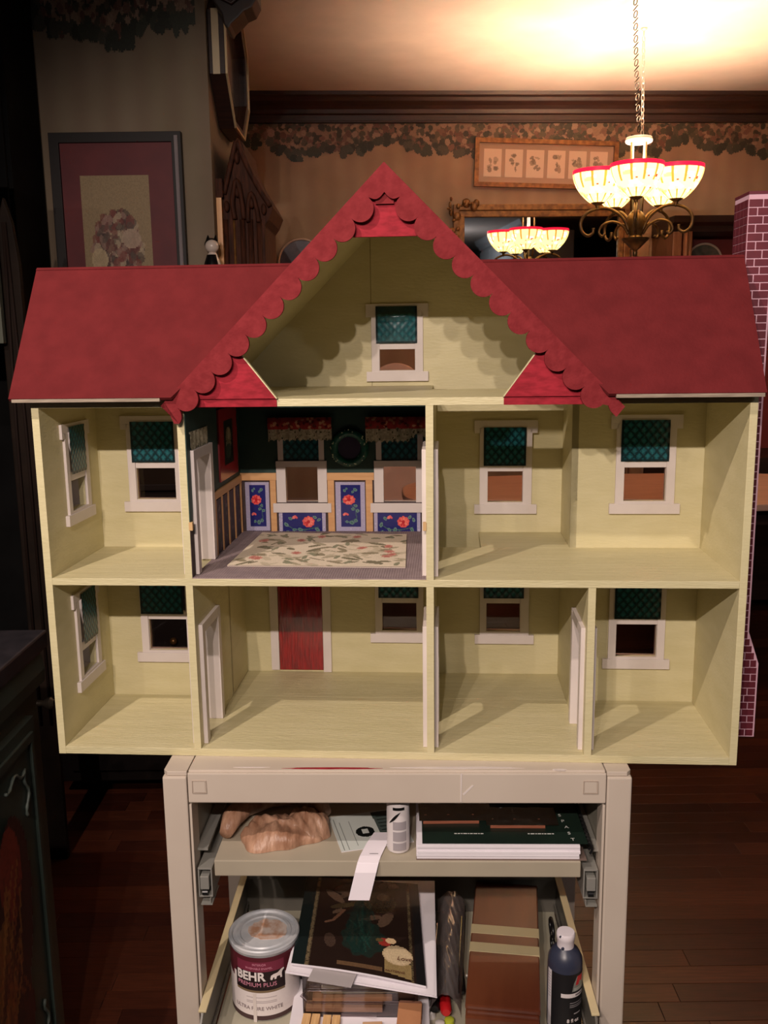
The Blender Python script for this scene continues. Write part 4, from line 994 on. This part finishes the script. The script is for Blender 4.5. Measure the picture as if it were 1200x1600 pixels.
# local: front plane x=0 facing +x, runs towards -y
obj('carcass', MB().box(-.55, -.012, -1.35, -.012, .09, .865), cg, G, bevel=.002)
obj('plinth', MB().box(-.53, -.05, -1.33, -.04, 0, .09), cg, G)
obj('counter', MB().box(-.57, .006, -1.37, .014, .868, .900), ct, G, bevel=.004)
obj('counter_moulding', MB().prism([(-.012, .800), (.004, .812), (.006, .835), (.000, .866), (-.012, .866)], 'y', -1.35, -.010), cg, G)
for i, yd in enumerate((-.070, -.520, -.970)):
    y1_, y0_ = yd, yd-.40
    d_ = obj('cabinet_door', MB().box(-.012, .002, y0_, y1_, .11, .770), cg, G, bevel=.001)
    mo = MB()
    for (a, b, c1, d1) in ((y0_+.02, y1_-.02, .735, .750), (y0_+.02, y1_-.02, .13, .145), (y0_+.02, y0_+.032, .145, .735), (y1_-.032, y1_-.02, .145, .735)): mo.box(.002, .008, a, b, c1, d1)
    obj('door_moulding', mo, cg, d_, bevel=.002)
    # carved corner scrolls
    for (cy, cz, sy, sz) in ((y1_-.05, .712, -1, -1), (y0_+.05, .712, 1, -1), (y1_-.05, .165, -1, 1)):
        sm = MB()
        for (dy, dz) in ((1, 0), (0, 1)):
            P = [(.005, cy+sy*(.012+t*.085*dy)+sy*.008*math.sin(t*9)*dz, cz+sz*(.012+t*.085*dz)+sz*.008*math.sin(t*9)*dy) for t in [i_/14 for i_ in range(15)]]
            sm.tube(P, [.0018+.0016*abs(math.sin(i_*1.3)) for i_ in range(15)], 6)
        obj('carved_scroll', sm, cgl, d_, smooth='all')
    if i == 0:
        c = Cv(50, 84, (44, 54, 48)); c.m[:] = False; r = random.Random(2)
        c.ell(.42, .35, .34, .52, (62, 20, 14), .25); c.ell(.60, .62, .26, .60, (50, 16, 12), -.15); c.ell(.62, .80, .14, .26, (104, 34, 22)); c.ell(.40, .48, .16, .36, (104, 60, 24), -.3)
        for k in range(40): c.line(.55+r.uniform(-.15, .2), r.uniform(.3, .85), .5+r.uniform(-.2, .2), r.uniform(.1, .6), .012, r.choice(((120, 60, 30), (72, 26, 18), (48, 16, 14), (134, 84, 40))), .6)
        c.noise(.15, 4); c.m &= (c.X > .03)
        obj('rooster_painting', c.mesh('rooster_painting', .30, .52), pr, d_, (.0092, y0_+.05, .15), (0, 0, PI/2))
obj('knob', MB().lathe([(0, 0), (.006, 0), (.005, .010), (.010, .018), (.011, .024), (.006, .030), (0, .031)], seg=16), mat('dark_iron', (60, 52, 44), .35, metal=.7), G, (-.001, -.0400, .780), (0, PI/2, 0), smooth=True)

# ================================================================== DINING ROOM
brass = mat('aged_brass', (120, 90, 52), .35, (84, 60, 36), 30, metal=.6)
gold = mat('gilt_gesso', (150, 104, 56), .45, (104, 66, 34), 40, metal=.35)
iron = mat('black_chain_iron', (28, 22, 20), .4, metal=.5)
# chandelier
CX, CY = 1.035, 3.90
S = empty('chandelier', (CX, CY, 1.72)); tag(S, 'bronze chandelier with five glowing red-rimmed stained glass bowl shades', 'chandelier')
z0 = 1.72
Z = lambda z: z-z0
obj('finial', MB().lathe([(0, Z(1.716)), (.006, Z(1.722)), (.010, Z(1.740)), (.007, Z(1.748)), (.022, Z(1.760)), (.052, Z(1.790)), (.054, Z(1.797)), (.030, Z(1.800)), (.026, Z(1.806)), (.036, Z(1.850)), (.036, Z(1.880)), (.026, Z(1.895)), (.016, Z(1.905)), (0, Z(1.905))], seg=28), brass, S, smooth=True)
obj('cage_ring', MB().tube([(.044*math.cos(a), .044*math.sin(a), Z(2.172)) for a in [2*PI*i/28 for i in range(28)]], .010, 8, True), steel, S, smooth='all')
obj('cage_cap', MB().lathe([(0, Z(2.192)), (.03, Z(2.189)), (.050, Z(2.184)), (.050, Z(2.178)), (0, Z(2.176))], seg=24), steel, S, smooth=True)
for k in range(4):
    a = k*PI/2+.4; obj('stem_rod', MB().tube([(.036*math.cos(a), .036*math.sin(a), Z(2.174)), (.034*math.cos(a), .034*math.sin(a), Z(2.02)), (.026*math.cos(a), .026*math.sin(a), Z(1.90))], .0045, 8), steel if k % 2 else brass, S, smooth='all')
shade_c = Cv(60, 26, (255, 214, 130)); r = random.Random(6)
for k in range(60): shade_c.ell(r.random(), r.uniform(.1, .8), .025, .025, r.choice(((255, 236, 176), (255, 224, 150), (255, 200, 96), (255, 240, 200))), r.random()*3)
for k in range(15): shade_c.ell(r.random(), r.uniform(.15, .7), .012, .010, (200, 30, 30), r.random()*3)
for k in range(24): shade_c.line(k/24, 0, k/24+.01, .86, .0030, (190, 110, 40))
shade_c.rect(0, .90, 1, 1, (190, 16, 40))
shade_m = print_mat('lit_stained_glass', .4, .4, emit=3.6)
R0 = .1020
def shfn(u, v):
    a = 2*PI*u; t = v; rr = .030+(R0-.030)*math.sin(min(1, t*1.05)*PI/2)**.9
    return (rr*math.cos(a), rr*math.sin(a), .124*t**1.1)
sh_me = shade_c.mesh('shade', 1, 1, shfn)
bulb_m = bpy.data.materials.new('lit_bulb'); bulb_m.use_nodes = True
bulb_m.node_tree.nodes['Principled BSDF'].inputs['Emission Color'].default_value = (1, .78, .5, 1); bulb_m.node_tree.nodes['Principled BSDF'].inputs['Emission Strength'].default_value = 12
for k in range(5):
    a = -PI/2-.28+k*2*PI/5; ca, sa = math.cos(a), math.sin(a); Ra = .158
    P = lambda r_0, z: (r_0*ca, r_0*sa, Z(z))
    arm = [P(.028, 1.825), P(.050, 1.870), P(.085, 1.900), P(.125, 1.915), P(.165, 1.912), P(.205, 1.893), P(.226, 1.860), P(.220, 1.825), P(.197, 1.808), P(.176, 1.818), P(.174, 1.838)]
    # smooth the arm with a Catmull-Rom pass
    def cr(P_, n=5):
        out = []; P_ = [Vector(p) for p in P_]
        for i in range(len(P_)-1):
            p0, p1, p2, p3 = P_[max(i-1, 0)], P_[i], P_[i+1], P_[min(i+2, len(P_)-1)]
            for j in range(n):
                t = j/n; out.append(.5*((2*p1)+(-p0+p2)*t+(2*p0-5*p1+4*p2-p3)*t*t+(-p0+3*p1-3*p2+p3)*t**3))
        out.append(P_[-1]); return out
    obj('arm', MB().tube(cr(arm), .0062, 8), brass, S, smooth='all')
    arm2 = [P(.030, 1.812), P(.055, 1.846), P(.095, 1.862), P(.135, 1.850), P(.150, 1.822), P(.138, 1.805), P(.126, 1.815)]
    obj('scroll', MB().tube(cr(arm2), .0050, 8), brass, S, smooth='all')
    obj('shade_cup', MB().lathe([(0, Z(1.905)), (.008, Z(1.910)), (.010, Z(1.925)), (.034, Z(1.940)), (.036, Z(1.944)), (.030, Z(1.946)), (0, Z(1.946))], (Ra*ca, Ra*sa, 0), 20), brass, S, smooth=True)
    so = obj('shade', sh_me, shade_m, S, (Ra*ca, Ra*sa, Z(1.936)))
    obj('bulb', MB().lathe([(0, .008), (.010, .010), (.012, .020), (.019, .038), (.018, .050), (.010, .060), (0, .062)], seg=16), bulb_m, so, smooth=True)
    lamp('bulb_light', (CX+Ra*ca, CY+Ra*sa, 1.935+.073), CHAND_W, .018, (1, .76, .56))
# chain links
lk = MB().tube([(.006*math.cos(t), 0, .0125*math.sin(t)) for t in [2*PI*i/14 for i in range(14)]], .0019, 6, True)
def chain(p0, p1, m, root, sag=0):
    p0, p1 = Vector(p0), Vector(p1); L = (p1-p0).length; n = int(L/.0215); first = None
    for i in range(n):
        t = (i+.5)/n; p = p0.lerp(p1, t); p.x -= sag*math.sin(PI*t)
        q = (p1-p0).to_track_quat('Z', 'Y').to_euler()
        o = obj('chain_link', lk if first is None else first, m, root, tuple(p), (q.x, q.y, q.z+(PI/2)*(i % 2)+.4)) 
        if first is None: first = o.data
c1 = empty('swag_chain', (.925, 3.60, CEIL)); tag(c1, 'black iron chain running up from the chandelier towards the viewer', 'chain')
chain((CX-.925, CY-3.6, 2.205-CEIL), (0, 0, -.004), iron, c1, .004)
c2 = empty('hanging_chain', (1.050, 3.94, CEIL)); tag(c2, 'pale metal chain hanging straight from the ceiling hook to the chandelier', 'chain')
chain((CX-1.050+.012, CY-3.94, 2.19-CEIL), (0, 0, -.03), steel, c2)
obj('ceiling_hook', MB().lathe([(0, 0), (.014, 0), (.013, -.006), (.004, -.010), (.003, -.030), (0, -.031)], seg=16), steel, c2, smooth=True)

def bw(x, z, y=0):   # a point on the far wall, y in front of it
    c, s = math.cos(BR), math.sin(BR); return (c*x+s*y, YB+s*x-c*y, z)
# frame of six prints
fr = empty('picture', bw(.478, 2.165, .002), BR, None); fr.rotation_euler = (0, .030, BR)
tag(fr, 'long gilt frame with six small botanical prints in a row', 'picture')
W6, H6 = .735, .235
def frame_mb(W_, H_, b, d, off=0): return MB().prism([(0, 0), (b, b), (b, H_-b), (0, H_)], 'y', -d, 0).prism([(0, 0), (W_, 0), (W_-b, b), (b, b)], 'y', -d, 0).prism([(W_, 0), (W_, H_), (W_-b, H_-b), (W_-b, b)], 'y', -d, 0).prism([(0, H_), (b, H_-b), (W_-b, H_-b), (W_, H_)], 'y', -d, 0)
obj('frame', frame_mb(W6, H6, .022, .022), gold, fr)
obj('mat_board', MB().box(.02, W6-.02, -.006, -.001, .02, H6-.02), mat('beige_mat_board', (168, 142, 122), .8), fr)
for k in range(6):
    c = Cv(22, 32, (214, 190, 168)); r = random.Random(k+20)
    for q in range(7): c.ell(.5+r.uniform(-.22, .22), .5+r.uniform(-.25, .28), r.uniform(.08, .18), r.uniform(.05, .14), r.choice(((130, 112, 92), (96, 84, 68), (150, 132, 110), (110, 96, 80))), r.random()*3, .7)
    o = obj('botanical_print', MB().box(0, .090, -.001, 0, 0, .135), papyr, fr, (.048+k*.109, -.0062, .050))
    obj('print_face', c.mesh('print_face', .090, .135), pr, o, (0, -.0012, 0))
# big gilt mirror
mr = empty('mirror', bw(.372, 1.18, .002), BR); tag(mr, 'large gilt framed wall mirror reflecting the chandelier', 'mirror')
MW, MH = .915, .895
obj('frame', frame_mb(MW, MH, .030, .035), gold, mr, bevel=.004)
obj('inner_frame', MB().box(.03, MW-.03, -.028, -.012, MH-.062, MH-.030).box(.03, .058, -.028, -.012, .05, MH-.06).box(MW-.058, MW-.03, -.028, -.012, .05, MH-.06), gold, mr, bevel=.004)
obj('mirror_glass', MB().box(.02, MW-.02, -.012, -.006, .02, MH-.02), mat('silvered_glass', (200, 205, 210), .02, metal=1), mr)
r = random.Random(8)
om = MB()
for k in range(34):
    t = r.random(); 
    if r.random() < .5: x, z = r.uniform(-.02, .12), MH-.01+r.uniform(-.015, .03)*(1-max(0, r.random()*.5))
    else: x, z = r.uniform(-.03, .03), MH-r.uniform(-.03, .20)
    om.ball((x, -.035+r.uniform(-.01, .01), z), r.uniform(.008, .018), 8, 6, (r.uniform(.5, 1.4), .8, r.uniform(.5, 1.5)))
stuff(obj('corner_ornament', om, gold, mr, smooth='all'))
# hutch at the right with red interior
hu = empty('hutch', bw(1.415, 0, .0), BR); tag(hu, 'tall dark wood hutch with red back panel to the right of the mirror', 'hutch')
obj('cornice', MB().prism([(-.02, 1.905), (-.30, 1.905), (-.31, 1.93), (-.34, 1.945), (-.35, 1.975), (-.02, 1.975)], 'x', -.01, .95), darkwood, hu)
hw_ = mat('medium_walnut', (120, 78, 50), .45, (96, 60, 38), 14, stretch=(8, 8, .8))
obj('side_post', MB().box(0, .045, -.31, 0, .8, 1.905).box(.052, .075, -.315, -.30, .8, 1.905), hw_, hu, bevel=.004)
obj('side_post', MB().box(.87, .94, -.31, 0, .8, 1.905), hw_, hu, bevel=.004)
obj('fluted_column', MB().tube([(.088, -.30, .8), (.088, -.30, 1.905)], .011, 12).tube([(.062, -.32, .8), (.062, -.32, 1.905)], .009, 12), hw_, hu, smooth='all')
obj('back_panel', MB().box(.045, .87, -.03, -.002, .8, 1.905), mat('oxblood_red_panel', (112, 34, 28), .6), hu)
obj('base_cabinet', MB().box(0, .94, -.42, 0, .06, .80), darkwood, hu, bevel=.006)
pl_ = empty('oval_plate', bw(1.415+.262, 1.785, .055), BR); tag(pl_, 'oval plate with pale rim standing in the red backed hutch', 'plate')
def oval_ring(rx, rz_, rr, m, par, y=0): return obj('rim', MB().tube([(rx*math.cos(a), y, rz_*math.sin(a)) for a in [2*PI*i/40 for i in range(40)]], rr, 8, True), m, par, smooth='all')
def oval_disc(name, rx, rz_, y, m, par):
    mb = MB(); mb.v = [(rx*math.cos(a), y, rz_*math.sin(a)) for a in [2*PI*i/40 for i in range(40)]]+[(rx*math.cos(a), y+.004, rz_*math.sin(a)) for a in [2*PI*i/40 for i in range(40)]]
    mb.f = [tuple(range(40)), tuple(reversed(range(40, 80)))]+[(i, 40+i, 40+(i+1) % 40, (i+1) % 40) for i in range(40)]; return obj(name, mb, m, par)
palerim = mat('pale_rim_porcelain', (190, 160, 140), .4)
oval_ring(.090, .085, .006, palerim, pl_); oval_disc('plate_face', .088, .083, .002, mat('grey_brown_plate', (110, 92, 78), .4, (80, 80, 66), 30), pl_)
# beige screen panel between mirror and hutch
dp = empty('door_panel', bw(1.300, 0, .001), BR); tag(dp, 'tan wooden door casing between the mirror and the hutch', 'panel')
obj('panel_board', MB().box(.0, .095, -.02, 0, 0, 1.93), mat('tan_casing_paint', (150, 116, 84), .6), dp, bevel=.003); obj('casing_bead', MB().box(0, .008, -.032, -.02, 0, 1.93).box(.022, .030, -.032, -.02, 0, 1.93), hw_, dp, bevel=.002)
# oval portrait behind the left slope
ov = empty('picture', bw(-.405, 1.795, .012), BR); tag(ov, 'oval framed picture with pale rim on the far wall behind the red gable', 'picture')
oval_ring(.118, .118, .006, palerim, ov); oval_disc('oval_print', .116, .116, .003, mat('slate_violet_print', (70, 62, 78), .4, (90, 84, 100), 20), ov)
# wooden clock on the return of the left wall
ck = empty('wall_clock', (-.530, 3.15, 1.30)); tag(ck, 'carved gothic wooden wall clock seen from its side beside the wallpapered wall', 'clock')
cw_ = mat('carved_walnut', (84, 46, 30), .7, (54, 30, 20), 16, spec=.2, stretch=(8, 8, 1.2))
zz = lambda z: z-1.30
body = [(0, zz(1.32)), (.150, zz(1.32)), (.150, zz(1.78)), (.165, zz(1.80)), (.180, zz(1.835)), (.165, zz(1.865)), (.125, zz(1.93)), (.098, zz(1.985)), (.088, zz(2.04)), (.070, zz(2.055)), (.055, zz(2.03)), (.040, zz(1.985)), (.022, zz(1.925)), (.004, zz(1.87)), (0, zz(1.86))]
obj('case', MB().prism(body, 'y', .02, .34), cw_, ck, bevel=.003)
for x_ in (.022, .050, .078, .104, .132):
    obj('reeded_column', MB().tube([(x_, .018, zz(1.32)), (x_, .018, zz(1.80))], .009 if x_ != .05 else .004, 10), cw_ if x_ != .05 else gold, ck, smooth='all')
obj('gilt_side_panel', MB().box(-.002, .0165, -.012, .012, zz(1.32), zz(1.865)), mat('lit_gilt_panel', (232, 168, 92), .35, (214, 146, 74), 20), ck)  # gilt strip, chandelier reflection put into its bright colour
obj('side_cap', MB().box(-.002, .022, -.014, .014, zz(1.865), zz(1.925)), cw_, ck, bevel=.003)
cv = MB()
for (P, rr) in (([(.022, .012, zz(1.88)), (.045, .006, zz(1.96)), (.068, .004, zz(2.04))], .008), ([(.072, .004, zz(2.04)), (.10, .004, zz(1.97)), (.135, .004, zz(1.90)), (.172, .006, zz(1.84))], .009),
                ([(.055, .004, zz(1.80)), (.050, .002, zz(1.86)), (.066, .0, zz(1.92)), (.080, .0, zz(1.86)), (.085, .004, zz(1.80))], .008), ([(.098, .004, zz(1.79)), (.100, .002, zz(1.84)), (.112, .0, zz(1.88)), (.128, .0, zz(1.83)), (.132, .004, zz(1.79))], .007)):
    cv.tube(cr(P, 5), rr, 8)
for (x_, z_) in ((.066, 1.885), (.112, 1.85), (.069, 1.99), (.03, 1.84), (.150, 1.83)): cv.ball((x_, .006, zz(z_)), .013, 10, 6, (.7, .7, 1.4))
obj('carved_tracery', cv, cw_, ck, smooth='all')
# figurine in front of the clock on a bracket shelf
fs = empty('wall_shelf', (-.570, 3.075, 1.585)); tag(fs, 'small dark bracket shelf on the wallpapered wall', 'shelf'); obj('board', MB().box(-.04, .055, -.075, .005, 0, .014), darkwood, fs, bevel=.002); obj('bracket', MB().prism([(-.070, 0), (0.004, 0), (.004, -.06)], 'x', 0, .012), darkwood, fs)
fg = empty('cat_figurine', (-.532, 3.035, 1.599)); tag(fg, 'black and white cat figurine standing in front of the clock', 'figurine')
wm = mat('white_glaze', (206, 190, 178), .25); bmz = mat('black_glaze', (16, 14, 14), .2)
obj('body', MB().lathe([(0, 0), (.026, .001), (.030, .020), (.026, .050), (.016, .078), (.010, .088), (0, .09)], seg=20), wm, fg, smooth=True)
obj('coat', MB().lathe([(.0265, .001), (.031, .020), (.0275, .050), (.018, .078)], seg=20, a0=PI*.9, a1=PI*1.75), bmz, fg, smooth='all')
obj('head', MB().ball((0, -.004, .104), .022, 16, 10, (1, .9, .95)), wm, fg, smooth='all')
obj('black_cap', MB().ball((-.002, .002, .110), .0225, 16, 10, (1.02, .8, .9)), bmz, fg, smooth='all')
for s in (-1, 1): obj('ear', MB().lathe([(.008, 0), (.004, .010), (0, .018)], (s*.012, 0, .122), 8), bmz, fg)
# octagonal mirror on the return wall
oc = empty('octagonal_mirror', (-.528, 3.36, 2.325)); tag(oc, 'octagonal dark wood mirror with gilt slip seen nearly edge-on high on the wall', 'mirror')
def octo(ry_, rz2, k=1): return [(ry_*k*math.cos(PI/8+i*PI/4)/math.cos(PI/8), rz2*k*math.sin(PI/8+i*PI/4)/math.cos(PI/8)) for i in range(8)]
def octo_ring(k0, k1, x0_, x1_):
    A1, A2 = octo(.255, .225, k0), octo(.255, .225, k1); mb = MB()
    for i in range(8):
        j = (i+1) % 8; mb.prism([A1[i], A1[j], A2[j], A2[i]], 'x', x0_, x1_)
    return mb
obj('frame', octo_ring(1.0, .86, .0, .050), darkwood, oc, bevel=.002)
obj('gilt_slip', octo_ring(.99, .955, .046, .056), mat('pale_gilt_slip', (196, 170, 130), .35, metal=.3), oc)
obj('gilt_edge', MB().box(.012, .034, -.2585, -.255, -.095, .095), mat('pale_gilt_edge', (206, 186, 150), .4), oc)
obj('mirror_glass', MB().prism(octo(.255, .225, .88), 'x', .020, .024), mat('aged_mirror', (150, 140, 140), .12, metal=.9), oc)
# carved corbel below the ceiling
cbm = empty('carved_corbel', (-.530, 3.00, 2.33)); tag(cbm, 'dark carved corbel hanging at the corner below the ceiling', 'corbel')
obj('corbel_body', MB().prism([(0, .27), (.175, .27), (.175, .07), (.160, .045), (.135, .035), (.120, .020), (.095, .0), (.088, -.012), (.075, .0), (.070, .03), (.040, .075), (.020, .12), (.0, .17)], 'y', -.04, .07), mat('nearly_black_oak', (40, 22, 16), .5, (30, 16, 12), 12), cbm, bevel=.004)
obj('corbel_bead', MB().tube([(.03, -.042, .11), (.06, -.044, .075), (.10, -.044, .055), (.15, -.044, .09)], .006, 8), darkwood, cbm, smooth='all')
# big picture on the left wall
bp_ = empty('framed_bouquet', (-1.030, 3.078, 1.20)); tag(bp_, 'large dark framed bouquet picture with deep red mat on the wallpapered wall', 'picture')
W7, H7 = .412, .852
frm = mat('dark_lacquer_frame', (20, 12, 11), .6, (24, 14, 12), 8)
obj('frame', frame_mb(W7, H7, .030, .028), frm, bp_, bevel=.001)
obj('inner_bevel', MB().prism([(W7-.030, -.026), (W7-.012, -.030), (W7-.010, -.028), (W7-.028, -.020)], 'z', .03, H7-.012), mat('silver_bevel_leaf', (170, 158, 160), .3, metal=.4), bp_)
obj('mat_board', MB().box(.03, W7-.03, -.016, -.010, .03, H7-.03), mat('burgundy_mat', (104, 34, 38), .6, (92, 28, 34), 12), bp_)
c = Cv(70, 150, (150, 128, 96)); r = random.Random(11)
for k in range(260):
    a = r.uniform(0, 6.3); q = r.random()**.6; c.ell(.5+.36*q*math.cos(a), .66+.16*q*math.sin(a), r.uniform(.03, .09), r.uniform(.02, .07), r.choice(((96, 44, 40), (150, 118, 104), (70, 52, 48), (176, 156, 128), (120, 60, 52), (88, 72, 62))), r.random()*3, .7)
c.ell(.22, .60, .12, .12, (186, 164, 128), 0, .8); c.ell(.70, .70, .14, .1, (176, 152, 130), 0, .8); c.noise(.1, 2)
obj('picture_print', c.mesh('picture_print', .216, .640), pr, bp_, (.087, -.0165, .085))
# dining table with a rose-brown cloth top and chairs behind
tb = empty('dining_table', (1.10, 4.02, 0)); tag(tb, 'oval dining table with polished rose-brown top under the chandelier', 'table')
tm = mat('polished_rosewood', (226, 180, 158), .45, (212, 168, 146), 6, stretch=(1, 6, 1))
tp = [(1.02*math.copysign(abs(math.cos(t))**.6, math.cos(t)), .44*math.copysign(abs(math.sin(t))**.7, math.sin(t))) for t in [2*PI*i/64 for i in range(64)]]
obj('table_top', MB().prism(tp, 'z', .722, .750), tm, tb, bevel=.006)
obj('apron', MB().box(-.80, .80, -.30, .30, .64, .722), darkwood, tb)
for sx in (-.78, .78):
    for sy in (-.28, .28): obj('leg', MB().lathe([(0, 0), (.02, 0), (.026, .03), (.02, .08), (.032, .2), (.024, .32), (.036, .5), (.028, .56), (.038, .60), (.038, .66), (0, .66)], (sx, sy, 0), 16), darkwood, tb, smooth=True)
def chair(x, y, rz_, lab, arch=False, hh=1.02):
    q = empty('dining_chair', (x, y, 0), rz_); tag(q, lab, 'chair', 'chairs round the dining table')
    obj('seat', MB().box(-.22, .22, -.22, .22, .43, .48), mat('rose_upholstery', (130, 76, 62), .8), q, bevel=.01)
    for sx in (-.2, .2):
        for sy in (-.2, .2): obj('leg', MB().box(sx-.017, sx+.017, sy-.017, sy+.017, 0, .43), darkwood, q, bevel=.003)
    bwid = .125
    pts_ = [(-bwid, .46), (bwid, .46), (bwid, hh-.10)]+[(bwid*math.cos(a), hh-.10+.10*math.sin(a)) for a in [PI*i/14 for i in range(1, 14)]]+[(-bwid, hh-.10)]
    obj('backrest', MB().prism(pts_, 'y', .19, .225), mat('pale_rose_back', (232, 200, 184), .7) if arch else darkwood, q, bevel=.008)
chair(.070, 4.66, .0, 'high arch-backed pale rose chair at the far left end of the dining table', True, 1.285)
chair(1.55, 3.40, PI+.1, 'dark wooden arch-backed chair on the near side of the dining table', hh=.60) if False else None
# things at the far left edge
pbn = empty('pale_board', (-.976, 2.322, .95)); tag(pbn, 'narrow pale grey board hanging at the far left edge', 'board')
obj('board', MB().box(-.35, .045, 0, .02, .46, .92), mat('pale_grey_green_board', (76, 78, 66), .7), pbn, bevel=.002); obj('hanging_rail', MB().box(-.35, .047, -.004, .024, .92, .935), cg, pbn)
obj('board_post', MB().box(-.36, -.34, 0, .02, -.95, .46), cg, pbn)
blk2 = mat('blackened_rib', (30, 20, 16), .7, spec=.1)
cbx = empty('carved_board', (-.945, 2.355, 0)); tag(cbx, 'dark brown pointed carved board leaning upright against the black cupboard', 'board')
obj('board_panel', MB().prism([(0, 0), (.055, 0), (.055, 1.60), (.045, 1.70), (.028, 1.76), (.010, 1.70), (0, 1.60)], 'y', 0, .02), mat('dark_oak_board', (34, 24, 18), .7, (24, 17, 13), 12, spec=.1), cbx, bevel=.003)
obj('carved_rib', MB().tube([(.014, -.003, .4), (.016, -.004, 1.2), (.026, -.004, 1.70)], .004, 8).tube([(.042, -.003, .4), (.040, -.004, 1.2), (.030, -.004, 1.70)], .004, 8), blk2, cbx, smooth='all')
# tall cupboard out of frame on the left that keeps the corner dark
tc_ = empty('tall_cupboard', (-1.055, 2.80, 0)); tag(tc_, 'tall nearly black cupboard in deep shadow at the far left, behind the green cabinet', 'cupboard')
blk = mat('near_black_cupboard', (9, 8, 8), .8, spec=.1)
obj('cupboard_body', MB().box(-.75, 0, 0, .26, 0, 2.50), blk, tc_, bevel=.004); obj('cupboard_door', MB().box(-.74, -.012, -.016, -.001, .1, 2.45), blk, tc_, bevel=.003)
# pale kitchen cupboard behind the camera, seen in the mirror
kc = empty('kitchen_cupboard', (2.0, -2.2, .13)); tag(kc, 'white kitchen wall cupboard behind the viewer, reflected in the gilt mirror', 'cupboard')
kw = mat('white_cupboard_paint', (206, 210, 212), .5)
obj('cupboard_body', MB().box(0, .5, 0, 2.3, 1.35, 2.36), kw, kc, bevel=.003)
for i in range(4): obj('cupboard_door', MB().box(-.018, -.001, .02+i*.57, .56+i*.57, 1.38, 2.33), kw, kc, bevel=.003)
obj('cupboard_cornice', MB().prism([(0, 2.36), (-.02, 2.36), (-.035, 2.39), (-.07, 2.42), (-.09, 2.47), (0, 2.47)], 'y', -.0, 2.34), kw, kc)

lc_ = empty('added_dark_chest', (-.60, 2.70, 0)); tag(lc_, 'low nearly black wooden chest added to darken the view behind the left end of the doll house', 'chest')  # added dark furniture that blackens what shows through the left panes
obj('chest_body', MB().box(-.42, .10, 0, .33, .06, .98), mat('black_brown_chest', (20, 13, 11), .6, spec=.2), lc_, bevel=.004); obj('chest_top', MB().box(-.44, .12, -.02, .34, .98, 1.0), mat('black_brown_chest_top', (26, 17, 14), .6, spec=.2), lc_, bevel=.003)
for i in range(3):
    d_ = obj('drawer', MB().box(-.38, .07, -.012, -.001, .10+.29*i, .36+.29*i), bpy.data.materials['black_brown_chest'], lc_, bevel=.002)
    for sx in (-.27, -.04): obj('knob', MB().ball((sx, -.020, .23+.29*i), .012, 10, 6), brass, d_, smooth='all')
